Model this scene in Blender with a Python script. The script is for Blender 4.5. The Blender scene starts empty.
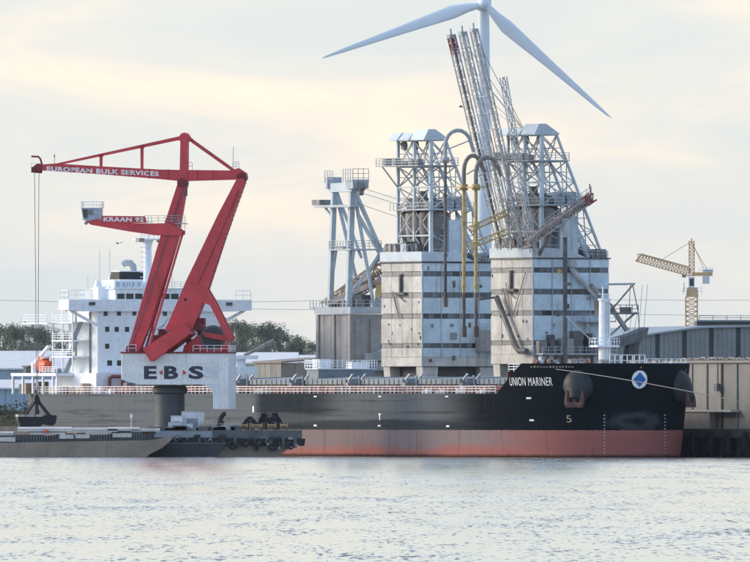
import bpy, math, random
from mathutils import Vector, Matrix
random.seed(7)
R = math.radians
SC = bpy.context.scene
COL = SC.collection

# ------------------------------------------------------------------ camera
F = 19500.0      # focal length in units of one 1/750 picture width
H = 9.0          # camera height above the water (m)
HOR = 399.0      # row of the horizon in the 750x562 photograph
cam_d = bpy.data.cameras.new('camera')
cam = bpy.data.objects.new('camera', cam_d)
COL.objects.link(cam)
cam.location = (0, 0, H)
cam.rotation_euler = (R(90), 0, 0)
cam_d.sensor_width = 36.0
cam_d.lens = 36.0 * F / 750.0
cam_d.shift_y = (HOR - 281.0) / 750.0
cam_d.clip_start = 10.0
cam_d.clip_end = 120000.0
SC.camera = cam

# ------------------------------------------------------------------ sky and sun
SUN_AZ = R(-72)      # measured from the view direction (+Y), negative = to the left
SUN_EL = R(22)
sd = Vector((math.sin(SUN_AZ) * math.cos(SUN_EL), math.cos(SUN_AZ) * math.cos(SUN_EL), math.sin(SUN_EL)))
W = bpy.data.worlds.new('World')
SC.world = W
W.use_nodes = True
nt = W.node_tree
for n in list(nt.nodes):
    nt.nodes.remove(n)
def wn(t, **k):
    n = nt.nodes.new(t)
    for a, b in k.items():
        setattr(n, a, b)
    return n
sky = wn('ShaderNodeTexSky', sky_type='NISHITA')
sky.sun_disc = False
sky.sun_elevation = SUN_EL
sky.sun_rotation = SUN_AZ
sky.air_density = 1.0
sky.dust_density = 1.7
sky.ozone_density = 3.2
tc = wn('ShaderNodeTexCoord')
mp = wn('ShaderNodeMapping')
mp.inputs['Scale'].default_value = (42, 42, 150)
mp.inputs['Location'].default_value = (8.4, 1.0, 3.3)
nz = wn('ShaderNodeTexNoise')
nz.inputs['Scale'].default_value = 1.0
nz.inputs['Detail'].default_value = 6.0
nz.inputs['Roughness'].default_value = 0.52
nz.inputs['Distortion'].default_value = 0.35
rp = wn('ShaderNodeValToRGB')
rp.color_ramp.elements[0].position = 0.40
rp.color_ramp.elements[0].color = (0.278, 0.295, 0.300, 1)
rp.color_ramp.elements[1].position = 0.66
rp.color_ramp.elements[1].color = (0.43, 0.362, 0.292, 1)
e_ = rp.color_ramp.elements.new(0.52)
e_.color = (0.318, 0.312, 0.300, 1)
sk = wn('ShaderNodeMix', data_type='RGBA', blend_type='MULTIPLY')
sk.inputs[0].default_value = 1.0
sk.inputs[7].default_value = (0.15, 0.15, 0.15, 1)
mx = wn('ShaderNodeMix', data_type='RGBA')
spz = wn('ShaderNodeSeparateXYZ')
mr = wn('ShaderNodeMapRange', interpolation_type='SMOOTHSTEP')     # veil of thin cloud, thickest in the haze along the whole horizon
mr.inputs[1].default_value = 0.05
mr.inputs[2].default_value = 0.28
mr.inputs[3].default_value = 0.86
mr.inputs[4].default_value = 0.25
bg = wn('ShaderNodeBackground')
bg.inputs['Strength'].default_value = 1.0
ow = wn('ShaderNodeOutputWorld')
L = nt.links.new
L(tc.outputs['Generated'], spz.inputs[0])
L(spz.outputs[2], mr.inputs[0])
L(mr.outputs[0], mx.inputs[0])
L(tc.outputs['Generated'], mp.inputs['Vector'])
L(mp.outputs[0], nz.inputs['Vector'])
L(nz.outputs['Fac'], rp.inputs[0])
L(sky.outputs[0], sk.inputs[6])
L(sk.outputs[2], mx.inputs[6])
L(rp.outputs[0], mx.inputs[7])
L(mx.outputs[2], bg.inputs['Color'])
L(bg.outputs[0], ow.inputs[0])

sl = bpy.data.lights.new('sun', 'SUN')
sl.energy = 0.55
sl.angle = R(10)
sl.color = (1.0, 0.80, 0.52)
so = bpy.data.objects.new('sun', sl)
COL.objects.link(so)
so.rotation_euler = (-sd).to_track_quat('-Z', 'Y').to_euler()
so.location = (0, 3000, 300)

SC.view_settings.view_transform = 'Standard'
SC.view_settings.look = 'None'
SC.view_settings.exposure = 1.5
SC.view_settings.gamma = 1.0
SC.view_settings.use_curve_mapping = False
SC.render.engine = 'CYCLES'
SC.cycles.use_denoising = True
SC.cycles.max_bounces = 6
SC.cycles.volume_bounces = 0

# ------------------------------------------------------------------ places
def X(px, Y): return (px - 375.0) * Y / F
def Z(py, Y): return H + (HOR - py) * Y / F
TH = R(25)
ST, CT = math.sin(TH), math.cos(TH)
X0, Y0 = X(640, 3000), 3000.0
ROT = -R(65)
def qpt(t, v, z=0.0):
    """t metres aft of the ship's stem, v metres to port of its centre line -> world"""
    return Vector((X0 - ST * t + CT * v, Y0 + CT * t + ST * v, z))
def t_of(px, v):
    k = (px - 375.0) / F
    return (X0 + CT * v - k * (Y0 + ST * v)) / (ST + k * CT)
QZ = 4.4

# ------------------------------------------------------------------ mesh helper
class MB:
    def __init__(s):
        s.v, s.f = [], []
    def add(s, vs, fs):
        b = len(s.v)
        s.v += [tuple(p) for p in vs]
        s.f += [tuple(b + i for i in f) for f in fs]
        return s
    def box(s, x0, x1, y0, y1, z0, z1):
        return s.add([(x0,y0,z0),(x1,y0,z0),(x1,y1,z0),(x0,y1,z0),(x0,y0,z1),(x1,y0,z1),(x1,y1,z1),(x0,y1,z1)],
              [(0,3,2,1),(4,5,6,7),(0,1,5,4),(1,2,6,5),(2,3,7,6),(3,0,4,7)])
    def bar(s, a, b, w, h=None, n=4):
        """straight member of n sides (n=4: square section w x h)"""
        a, b = Vector(a), Vector(b)
        d = (b - a)
        if d.length < 1e-6: return s
        d.normalize()
        up = Vector((0,0,1)) if abs(d.z) < .95 else Vector((1,0,0))
        e = d.cross(up).normalized(); g = e.cross(d).normalized()
        h = h or w
        vs = []
        for c in (a, b):
            for k in range(n):
                th = 2*math.pi*(k+.5)/n
                q = 1/math.cos(math.pi/n) if n == 4 else 1
                vs.append(c + e*(math.cos(th)*w/2*q) + g*(math.sin(th)*h/2*q))
        fs = [(k,(k+1)%n,n+(k+1)%n,n+k) for k in range(n)]
        fs += [tuple(range(n-1,-1,-1)), tuple(range(n,2*n))]
        return s.add(vs, fs)
    def tube(s, pts, r, n=10):
        pts = [Vector(p) for p in pts]
        rr = r if isinstance(r, (list, tuple)) else [r]*len(pts)
        vs = []; prev = None
        for i, p in enumerate(pts):
            d = (pts[min(i+1,len(pts)-1)] - pts[max(i-1,0)]).normalized()
            if prev is None:
                up = Vector((0,0,1)) if abs(d.z) < .9 else Vector((1,0,0))
                e = d.cross(up).normalized()
            else:
                e = (prev - d*prev.dot(d)).normalized()
            prev = e
            g = e.cross(d)
            for k in range(n):
                th = 2*math.pi*k/n
                vs.append(p + (e*math.cos(th) + g*math.sin(th))*rr[i])
        fs = []
        for i in range(len(pts)-1):
            for k in range(n):
                fs.append((i*n+k, i*n+(k+1)%n, (i+1)*n+(k+1)%n, (i+1)*n+k))
        fs.append(tuple(range(n-1,-1,-1)))
        fs.append(tuple(range((len(pts)-1)*n, len(pts)*n)))
        return s.add(vs, fs)
    def prism(s, poly, y0, y1, axis='y'):
        """polygon in (x,z) pushed from y0 to y1 (axis 'x': polygon in (y,z); 'z': polygon in (x,y))"""
        def P(a, c, w):
            return (a, w, c) if axis == 'y' else ((w, a, c) if axis == 'x' else (a, c, w))
        n = len(poly)
        vs = [P(a, c, y0) for a, c in poly] + [P(a, c, y1) for a, c in poly]
        fs = [tuple(range(n)), tuple(range(2*n-1, n-1, -1))]
        fs += [(k, n+k, n+(k+1)%n, (k+1)%n) for k in range(n)]
        return s.add(vs, fs)
    def rail(s, pts, h=1.1, step=1.5, w=.07, rails=3):
        pts = [Vector(p) for p in pts]
        for a, b in zip(pts, pts[1:]):
            ln = (b-a).length
            m = max(1, int(round(ln/step)))
            for k in range(m+1):
                q = a.lerp(b, k/m)
                s.bar(q, q+Vector((0,0,h)), w)
            for j in range(rails):
                dz = Vector((0,0,h*(j+1)/rails))
                s.bar(a+dz, b+dz, w)
        return s
    def lattice(s, a, b, wid, dep, side, n, cw, bw):
        """box truss from a to b: four chords with lacing; 'side' gives the width direction"""
        a, b, side = Vector(a), Vector(b), Vector(side).normalized()
        d = (b-a).normalized()
        nor = d.cross(side).normalized()
        cs = [(side*wid/2*i + nor*dep/2*j) for i, j in ((-1,-1),(1,-1),(1,1),(-1,1))]
        for c in cs:
            s.bar(a+c, b+c, cw)
        for k in range(n):
            p, q = a.lerp(b, k/n), a.lerp(b, (k+1)/n)
            for i in range(4):
                c0, c1 = cs[i], cs[(i+1)%4]
                if k % 2: c0, c1 = c1, c0
                s.bar(p+c0, q+c1, bw)
                s.bar(p+c0, p+c1, bw)
        return s
    def build(s, name, mat, parent=None, dz=0.0, smooth=False, kind=None, label=None):
        me = bpy.data.meshes.new(name)
        me.from_pydata([(x, y, z-dz) for x, y, z in s.v], [], s.f)
        import bmesh
        bm = bmesh.new(); bm.from_mesh(me)
        bmesh.ops.recalc_face_normals(bm, faces=bm.faces)
        bm.to_mesh(me); bm.free()
        me.materials.append(mat)
        if smooth:
            for p in me.polygons: p.use_smooth = True
            me.set_sharp_from_angle(angle=R(35))
        o = bpy.data.objects.new(name, me)
        COL.objects.link(o)
        if parent is not None: o.parent = parent
        if kind: o['kind'] = kind
        if label: o['label'] = label
        return o

def tag(o, label, cat, group=None, kind=None):
    o['label'] = label
    if cat: o['category'] = cat
    if group: o['group'] = group
    if kind: o['kind'] = kind
    return o
def thing(name, label, cat, loc, rz=0.0, group=None):
    o = bpy.data.objects.new(name, None)
    COL.objects.link(o)
    o.location = loc
    o.rotation_euler = (0, 0, rz)
    o.empty_display_size = 1
    return tag(o, label, cat, group)
def share(src, name, loc, parent):
    """another piece with the same mesh"""
    o = bpy.data.objects.new(name, src.data)
    COL.objects.link(o)
    o.parent = parent
    o.location = loc
    return o
def copy_tree(o, parent=None):
    c = o.copy(); COL.objects.link(c)
    c.parent = parent
    for ch in list(o.children):
        copy_tree(ch, c)
    return c

_text_cache = {}
def text_poly(s, bold=0.02):
    """built-in font outlines -> (verts 2D in the unit box 0..1, faces)"""
    if (s, bold) in _text_cache: return _text_cache[(s, bold)]
    cu = bpy.data.curves.new('lettering', 'FONT')
    cu.body = s; cu.space_character = 1.1; cu.offset = bold; cu.resolution_u = 3
    ob = bpy.data.objects.new('lettering', cu)
    COL.objects.link(ob)
    bpy.context.view_layer.update()
    me = ob.evaluated_get(bpy.context.evaluated_depsgraph_get()).to_mesh()
    vs = [(v.co.x, v.co.y) for v in me.vertices]
    fs = [tuple(p.vertices) for p in me.polygons]
    bpy.data.objects.remove(ob); bpy.data.curves.remove(cu)
    x0 = min(v[0] for v in vs); x1 = max(v[0] for v in vs)
    y0 = min(v[1] for v in vs); y1 = max(v[1] for v in vs)
    vs = [((x-x0)/(x1-x0), (y-y0)/(y1-y0)) for x, y in vs]
    _text_cache[(s, bold)] = (vs, fs)
    return vs, fs

# ------------------------------------------------------------------ materials
def newmat(name):
    m = bpy.data.materials.new(name); m.use_nodes = True
    t = m.node_tree
    for n in list(t.nodes): t.nodes.remove(n)
    out = t.nodes.new('ShaderNodeOutputMaterial')
    b = t.nodes.new('ShaderNodeBsdfPrincipled')
    t.links.new(b.outputs[0], out.inputs[0])
    return m, t, b, out
def noise(t, vec, scale, detail=4, rough=.55, sx=None):
    mpn = t.nodes.new('ShaderNodeMapping')
    mpn.inputs['Scale'].default_value = sx or (1,1,1)
    t.links.new(vec, mpn.inputs['Vector'])
    n = t.nodes.new('ShaderNodeTexNoise')
    n.inputs['Scale'].default_value = scale
    n.inputs['Detail'].default_value = detail
    n.inputs['Roughness'].default_value = rough
    t.links.new(mpn.outputs[0], n.inputs['Vector'])
    return n.outputs['Fac']
def ramp(t, fac, a, b, ca=(0,0,0,1), cb=(1,1,1,1)):
    r = t.nodes.new('ShaderNodeValToRGB')
    r.color_ramp.elements[0].position = a; r.color_ramp.elements[0].color = ca
    r.color_ramp.elements[1].position = b; r.color_ramp.elements[1].color = cb
    t.links.new(fac, r.inputs[0])
    return r.outputs[0]
def mix(t, fac, a, b, mode='MIX'):
    m = t.nodes.new('ShaderNodeMix'); m.data_type = 'RGBA'; m.blend_type = mode
    for sock, val in ((m.inputs[0], fac), (m.inputs[6], a), (m.inputs[7], b)):
        if isinstance(val, (int, float)): sock.default_value = val
        elif isinstance(val, tuple): sock.default_value = val if len(val) == 4 else val + (1,)
        else: t.links.new(val, sock)
    return m.outputs[2]
def math_(t, op, a, b=None, clamp=False):
    m = t.nodes.new('ShaderNodeMath'); m.operation = op; m.use_clamp = clamp
    for i, val in enumerate((a, b)):
        if val is None: continue
        if isinstance(val, (int, float)): m.inputs[i].default_value = val
        else: t.links.new(val, m.inputs[i])
    return m.outputs[0]
def paint(name, col, rough=.55, metal=0.0, var=.18, scale=.35, streak=0.0, scol=(.16,.10,.06), obj_var=.10, spec=.35, fine=.12):
    m, t, b, out = newmat(name)
    g = t.nodes.new('ShaderNodeNewGeometry')
    pos = g.outputs['Position']
    lo = tuple(c*(1-var) for c in col); hi = tuple(min(1, c*(1+var)) for c in col)
    c = mix(t, ramp(t, noise(t, pos, scale, 5, .6), .3, .7), lo, hi)
    f2 = ramp(t, noise(t, pos, 2.2, 3, .6), .25, .75, (1-fine,)*3+(1,), (1+fine,)*3+(1,))
    c = mix(t, 1.0, c, f2, 'MULTIPLY')
    if streak:
        sf = ramp(t, noise(t, pos, 1.0, 4, .6, (1.1,1.1,.09)), .52, .72)
        sp = ramp(t, noise(t, pos, .16, 3, .5), .38, .62)
        sf = math_(t, 'MULTIPLY', sf, sp)
        sf = math_(t, 'MULTIPLY', sf, streak)
        c = mix(t, sf, c, scol)
    if obj_var:
        oi = t.nodes.new('ShaderNodeObjectInfo')
        k = math_(t, 'MULTIPLY_ADD', oi.outputs['Random'], 2*obj_var)
        k.node.inputs[2].default_value = 1-obj_var
        cc = t.nodes.new('ShaderNodeCombineColor')
        for i in range(3): t.links.new(k, cc.inputs[i])
        c = mix(t, 1.0, c, cc.outputs[0], 'MULTIPLY')
    t.links.new(c, b.inputs['Base Color'])
    rr = ramp(t, noise(t, pos, .8, 3), .2, .8, (max(.05, rough-.12),)*3+(1,), (min(1, rough+.12),)*3+(1,))
    t.links.new(rr, b.inputs['Roughness'])
    b.inputs['Metallic'].default_value = metal
    b.inputs['Specular IOR Level'].default_value = spec
    return m

M = {}
M['white'] = paint('white paint', (.72,.73,.74), .5, var=.08, streak=.35, scol=(.38,.27,.18), obj_var=.03)
M['ship_white'] = paint('ship white paint', (.78,.83,.86), .45, var=.06, streak=.25, scol=(.45,.36,.28), obj_var=.03)
M['rail_white'] = paint('railing white', (.72,.66,.64), .5, var=.12, scale=.2, obj_var=.02)
M['panel'] = paint('silo sheet cladding shade tone', (.50,.60,.65), .6, var=.16, streak=.75, scol=(.26,.23,.20), obj_var=.09, spec=.25)  # bluish shade of the tower fronts put into the cladding colour
M['panel_side'] = paint('silo weathered cladding sunlit tone', (.50,.49,.455), .7, var=.2, streak=.75, scol=(.22,.18,.14), obj_var=.08, spec=.2)  # same cladding with the cream of the sunlit side put into its colour
M['band'] = paint('weathered dark louvre', (.145,.16,.17), .6, var=.25, scale=1.0, obj_var=.2)
M['glass'] = paint('dark window glass', (.025,.03,.035), .15, var=.3, scale=.6, obj_var=.4, spec=.5)
M['steel'] = paint('grey painted steel', (.37,.41,.43), .5, var=.15, streak=.5, scol=(.25,.16,.10), obj_var=.10)
M['steel_light'] = paint('pale painted steel', (.45,.52,.56), .5, var=.10, streak=.35, scol=(.30,.22,.16), obj_var=.08)
M['steel_dark'] = paint('dark machinery steel', (.10,.098,.10), .6, var=.35, scale=.6, streak=.5, scol=(.12,.07,.04), obj_var=.3)
M['machine'] = paint('dusty machinery', (.23,.22,.21), .7, var=.35, scale=.7, streak=.6, scol=(.13,.09,.06), obj_var=.25)
M['rust'] = paint('rusty lattice', (.30,.26,.24), .8, var=.35, scale=.6, obj_var=.15)
M['tan_steel'] = paint('tan lattice paint', (.46,.36,.27), .7, var=.25, scale=.5, obj_var=.1)
M['yellow'] = paint('yellow pipe paint', (.48,.37,.15), .6, var=.25, scale=.5, streak=.6, obj_var=.08)
M['boom_grey'] = paint('weathered boom paint', (.40,.41,.41), .65, var=.25, scale=.4, streak=.6, scol=(.2,.12,.08), obj_var=.1)
M['red'] = paint('crane red paint', (.54,.058,.064), .5, var=.16, scale=.25, streak=.35, scol=(.17,.03,.03), obj_var=.04, fine=.08)
M['red_dark'] = paint('crane dark red', (.20,.028,.036), .6, var=.3, scale=.5, obj_var=.1)
M['house'] = paint('crane house white sheet', (.74,.755,.75), .5, var=.07, streak=.4, scol=(.36,.31,.27), obj_var=.0)
M['navy'] = paint('navy lettering', (.03,.035,.06), .5, var=.15, obj_var=0)
M['letter'] = paint('white lettering', (.78,.78,.78), .5, var=.08, obj_var=0)
M['letter_red'] = paint('red lettering', (.55,.05,.05), .5, var=.1, obj_var=0)
M['column'] = paint('crane column grey', (.05,.058,.066), .55, var=.25, streak=.5, scol=(.05,.04,.04), obj_var=0)
M['grey_band'] = paint('weathered grey louvre', (.27,.265,.25), .8, var=.2, scale=.8, obj_var=.12)
M['concrete'] = paint('silo concrete', (.33,.315,.295), .9, var=.15, streak=.6, scol=(.13,.11,.10), obj_var=.06, spec=.2)
M['beige'] = paint('beige wall panel', (.25,.24,.215), .85, var=.12, streak=.6, scol=(.22,.18,.14), obj_var=.09, spec=.2)
M['shed'] = paint('grey shed cladding', (.20,.215,.21), .6, var=.10, streak=.4, scol=(.17,.17,.16), obj_var=.06)
M['shed_dark'] = paint('dark shed post', (.055,.065,.065), .6, var=.2, obj_var=.1)
M['roof_white'] = paint('pale roof sheet', (.66,.64,.62), .6, var=.06, streak=.2, obj_var=.03)
M['roof_grey'] = paint('grey roof sheet', (.26,.29,.31), .6, var=.12, obj_var=.05)
M['bluewall'] = paint('blue grey sheet wall', (.30,.39,.47), .6, var=.08, streak=.2, obj_var=.05)
M['brownwall'] = paint('brown sheet wall', (.26,.215,.17), .75, var=.12, streak=.4, obj_var=.06)
M['barge'] = paint('barge hull steel', (.235,.195,.155), .7, var=.22, scale=.2, streak=.6, scol=(.12,.08,.05), obj_var=.05)
M['barge_dark'] = paint('barge dark steel', (.045,.05,.055), .65, var=.35, scale=.6, obj_var=.15)
M['lid'] = paint('aluminium barge lid', (.46,.45,.41), .55, var=.15, scale=.5, streak=.4, obj_var=.12)
M['pontoon'] = paint('pontoon blue grey steel', (.09,.10,.105), .6, var=.3, scale=.5, streak=.5, scol=(.07,.05,.04), obj_var=.1)
M['black'] = paint('black steel', (.018,.019,.021), .55, var=.4, scale=.6, obj_var=.2)
M['orange'] = paint('orange enamel', (.60,.10,.03), .45, var=.12, obj_var=.05)
M['amber'] = paint('amber machine paint', (.42,.25,.08), .55, var=.25, scale=.8, obj_var=.12)
M['crate'] = paint('off white steel box', (.62,.65,.67), .55, var=.08, streak=.4, obj_var=.06)
M['tank'] = paint('tan tank paint', (.42,.34,.26), .6, var=.15, obj_var=.05)
M['anchor'] = paint('rusty anchor iron', (.10,.05,.042), .8, var=.35, scale=.9, obj_var=.1)
M['bolster'] = paint('scuffed grey bolster', (.022,.026,.031), .6, var=.45, scale=.5, streak=.5, scol=(.03,.03,.03), obj_var=.05)
M['deck_red'] = paint('red oxide deck paint', (.24,.085,.07), .7, var=.25, scale=.5, obj_var=.15)
M['hatch'] = paint('hatch cover grey', (.20,.24,.26), .6, var=.2, scale=.5, streak=.5, scol=(.16,.11,.09), obj_var=.12)
M['rope'] = paint('mooring rope', (.24,.23,.21), .9, var=.1, obj_var=0)
M['wire'] = paint('steel wire', (.20,.19,.20), .7, var=.1, obj_var=0)
M['crane_tan'] = paint('tower crane ochre', (.58,.38,.20), .6, var=.15, scale=.5, obj_var=.06)
M['turbine'] = paint('turbine white', (.62,.69,.74), .4, var=.04, obj_var=0, fine=.03)
M['blue'] = paint('emblem blue', (.03,.13,.42), .5, var=.05, obj_var=0)
M['sand'] = paint('quay paving', (.22,.21,.19), .9, var=.2, scale=.1, obj_var=0)
M['pile'] = paint('wet quay pile', (.022,.023,.024), .6, var=.4, scale=.8, obj_var=.3)
M['quay'] = paint('stained quay concrete', (.085,.08,.075), .9, var=.35, scale=.5, streak=.8, scol=(.03,.03,.03), obj_var=.1)
M['trunk'] = paint('pale bark', (.34,.32,.30), .9, var=.25, scale=1, obj_var=.1)
def leaf_mat(name, c0, c1):
    m, t, b, out = newmat(name)
    g = t.nodes.new('ShaderNodeNewGeometry')
    f = noise(t, g.outputs['Position'], .55, 4, .7)
    c = mix(t, ramp(t, f, .3, .7), c0, c1)
    oi = t.nodes.new('ShaderNodeObjectInfo')
    c = mix(t, math_(t, 'MULTIPLY', oi.outputs['Random'], .5), c, (.16,.155,.125))
    t.links.new(c, b.inputs['Base Color'])
    b.inputs['Roughness'].default_value = .8
    b.inputs['Specular IOR Level'].default_value = .2
    tr = t.nodes.new('ShaderNodeBsdfTranslucent')
    t.links.new(c, tr.inputs[0])
    ms = t.nodes.new('ShaderNodeMixShader'); ms.inputs[0].default_value = .45
    t.links.new(b.outputs[0], ms.inputs[1]); t.links.new(tr.outputs[0], ms.inputs[2])
    t.links.new(ms.outputs[0], out.inputs[0])
    return m
M['leaf'] = leaf_mat('tree leaves', (.095,.125,.09), (.165,.20,.145))
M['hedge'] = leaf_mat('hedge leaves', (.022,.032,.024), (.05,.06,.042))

# ------------------------------------------------------------------ water
def water_mat():
    m, t, b, out = newmat('rippled harbour water')
    g = t.nodes.new('ShaderNodeNewGeometry')
    pos = g.outputs['Position']
    a = noise(t, pos, 1.0, 4, .65, (2.0, .11, 1))
    c = noise(t, pos, 1.0, 4, .6, (.22, .014, 1))
    d = noise(t, pos, 1.0, 3, .55, (.012, .0022, 1))
    # wave slopes: most of the surface lies flat, short wavelets lean towards the south bank
    k = math_(t, 'ADD', math_(t, 'MULTIPLY', a, .62), math_(t, 'MULTIPLY', c, .30))
    k = math_(t, 'ADD', k, math_(t, 'MULTIPLY', d, .12))
    lo = math_(t, 'MULTIPLY', ramp(t, k, .34, .60), .013)
    hi = math_(t, 'MULTIPLY', ramp(t, k, .55, .65), .36)
    sy = math_(t, 'MULTIPLY', math_(t, 'ADD', math_(t, 'ADD', lo, hi), .016), -1.0)
    sxn = math_(t, 'MULTIPLY', math_(t, 'SUBTRACT', noise(t, pos, 1.0, 3, .6, (1.3,.07,1)), .5), .16)
    cv = t.nodes.new('ShaderNodeCombineXYZ'); cv.inputs[2].default_value = 1.0
    t.links.new(sxn, cv.inputs[0]); t.links.new(sy, cv.inputs[1])
    nm = t.nodes.new('ShaderNodeVectorMath'); nm.operation = 'NORMALIZE'
    t.links.new(cv.outputs[0], nm.inputs[0])
    # silty river water: diffuse body under a slightly warm mirror, weighted by Fresnel
    t.nodes.remove(b)
    df = t.nodes.new('ShaderNodeBsdfDiffuse'); df.inputs['Color'].default_value = (.175,.155,.12,1)
    gl = t.nodes.new('ShaderNodeBsdfGlossy'); gl.inputs['Color'].default_value = (1.0,.955,.88,1)
    t.links.new(ramp(t, d, .3, .7, (.10,.10,.10,1), (.16,.16,.16,1)), gl.inputs['Roughness'])
    fr = t.nodes.new('ShaderNodeFresnel'); fr.inputs['IOR'].default_value = 1.33
    ms = t.nodes.new('ShaderNodeMixShader')
    for n_ in (df, gl, fr): t.links.new(nm.outputs[0], n_.inputs['Normal'])
    t.links.new(fr.outputs[0], ms.inputs[0]); t.links.new(df.outputs[0], ms.inputs[1]); t.links.new(gl.outputs[0], ms.inputs[2])
    t.links.new(ms.outputs[0], out.inputs[0])
    return m
mb = MB()
mb.add([(-40000,-500,0),(40000,-500,0),(40000,60000,0),(-40000,60000,0)], [(0,1,2,3)])
water = mb.build('water', water_mat())
tag(water, 'pale rippled harbour water filling the foreground', None, kind='structure')

# ------------------------------------------------------------------ land and quay
QV = 19.0
mb = MB()
pts = [qpt(-400,QV,QZ), qpt(30000,QV,QZ), qpt(30000,26000,QZ), qpt(-400,26000,QZ)]
mb.add(pts, [(0,1,2,3)])
tag(mb.build('ground', M['sand']), 'flat paved harbour ground behind the quay edge', None, kind='structure')

quay = thing('quay', 'dark stained quay wall on piles beside the ship bow', 'quay', qpt(0, QV, 0), ROT)
# quay beam: local x = forward, y = port
mb = MB(); mb.box(-320, 120, -.6, 3.0, 3.0, QZ-.02)
mb.build('quay_beam', M['quay'], quay)
mb = MB(); mb.box(-320, 120, 3.2, 4.0, -1.0, 3.0)
mb.build('back_wall', M['quay'], quay)
first = None
for k in range(24):
    x = 14 - k*3.1
    if first is None:
        m2 = MB(); m2.tube([(0,0,-1.2),(0,0,3.05)], .42, 10)
        first = m2.build('pile', M['pile'], quay, smooth=True); first.location = (x, .3, 0)
    else:
        share(first, 'pile', (x, .3, 0), quay)
first = None
for k in range(10):
    x = 12.4 - k*6.2
    if first is None:
        m2 = MB(); m2.box(-.45,.45,-.55,0,.3,QZ-.5); m2.box(-.6,.6,-.8,-.5,.9,QZ-1.0)
        first = m2.build('fender', M['black'], quay); first.location = (x, -.6, 0)
    else:
        share(first, 'fender', (x, -.6, 0), quay)
first = None
for k in range(16):
    if first is None:
        m2 = MB(); m2.bar((0,.2,.4),(2.8,.2,3.0),.28)
        first = m2.build('brace', M['pile'], quay); first.location = (11.2, .3, 0)
    else:
        share(first, 'brace', (11.2-k*3.1, .3, 0), quay)

# ------------------------------------------------------------------ bulk carrier
LOA, HB = 207.0, 16.1
ZD, ZB = 9.85, 14.5
def shp(u, n):
    u = min(1, max(0, u))
    return (1-(1-u)**n)**(1/n)
def hullb(t, z):
    zz = min(1, max(0, z/ZB))
    t0 = 1.7*(1-zz)**1.3
    le = 28.5 - 4.5*zz
    b = HB*shp((t-t0)/le, 2.1)
    ts = 170 + 8*zz
    if t > ts:
        q = (t-ts)/(LOA-ts)
        end = 5.5 + 5.5*min(1, max(0, z)/7.0)
        b *= 1-(1-end/HB)*q*q
    if z < 0: b *= 1+.03*z
    return b
def ztop(t):
    if t < 12.4: return ZB
    if t > 18.6: return ZD
    return ZB + (ZD-ZB)*(t-12.4)/6.2
def stem_t(z):
    return 1.7*(1-min(1, max(0, z/ZB)))**1.3
def t_at(v, z):
    lo, hi = stem_t(z), 27.0
    for _ in range(40):
        m_ = (lo+hi)/2
        if hullb(m_, z) < abs(v): lo = m_
        else: hi = m_
    return lo
ship = thing('bulk_carrier', 'long black and red bulk carrier with white bridge moored along the quay', 'ship', qpt(0,0,0), ROT)
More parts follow.
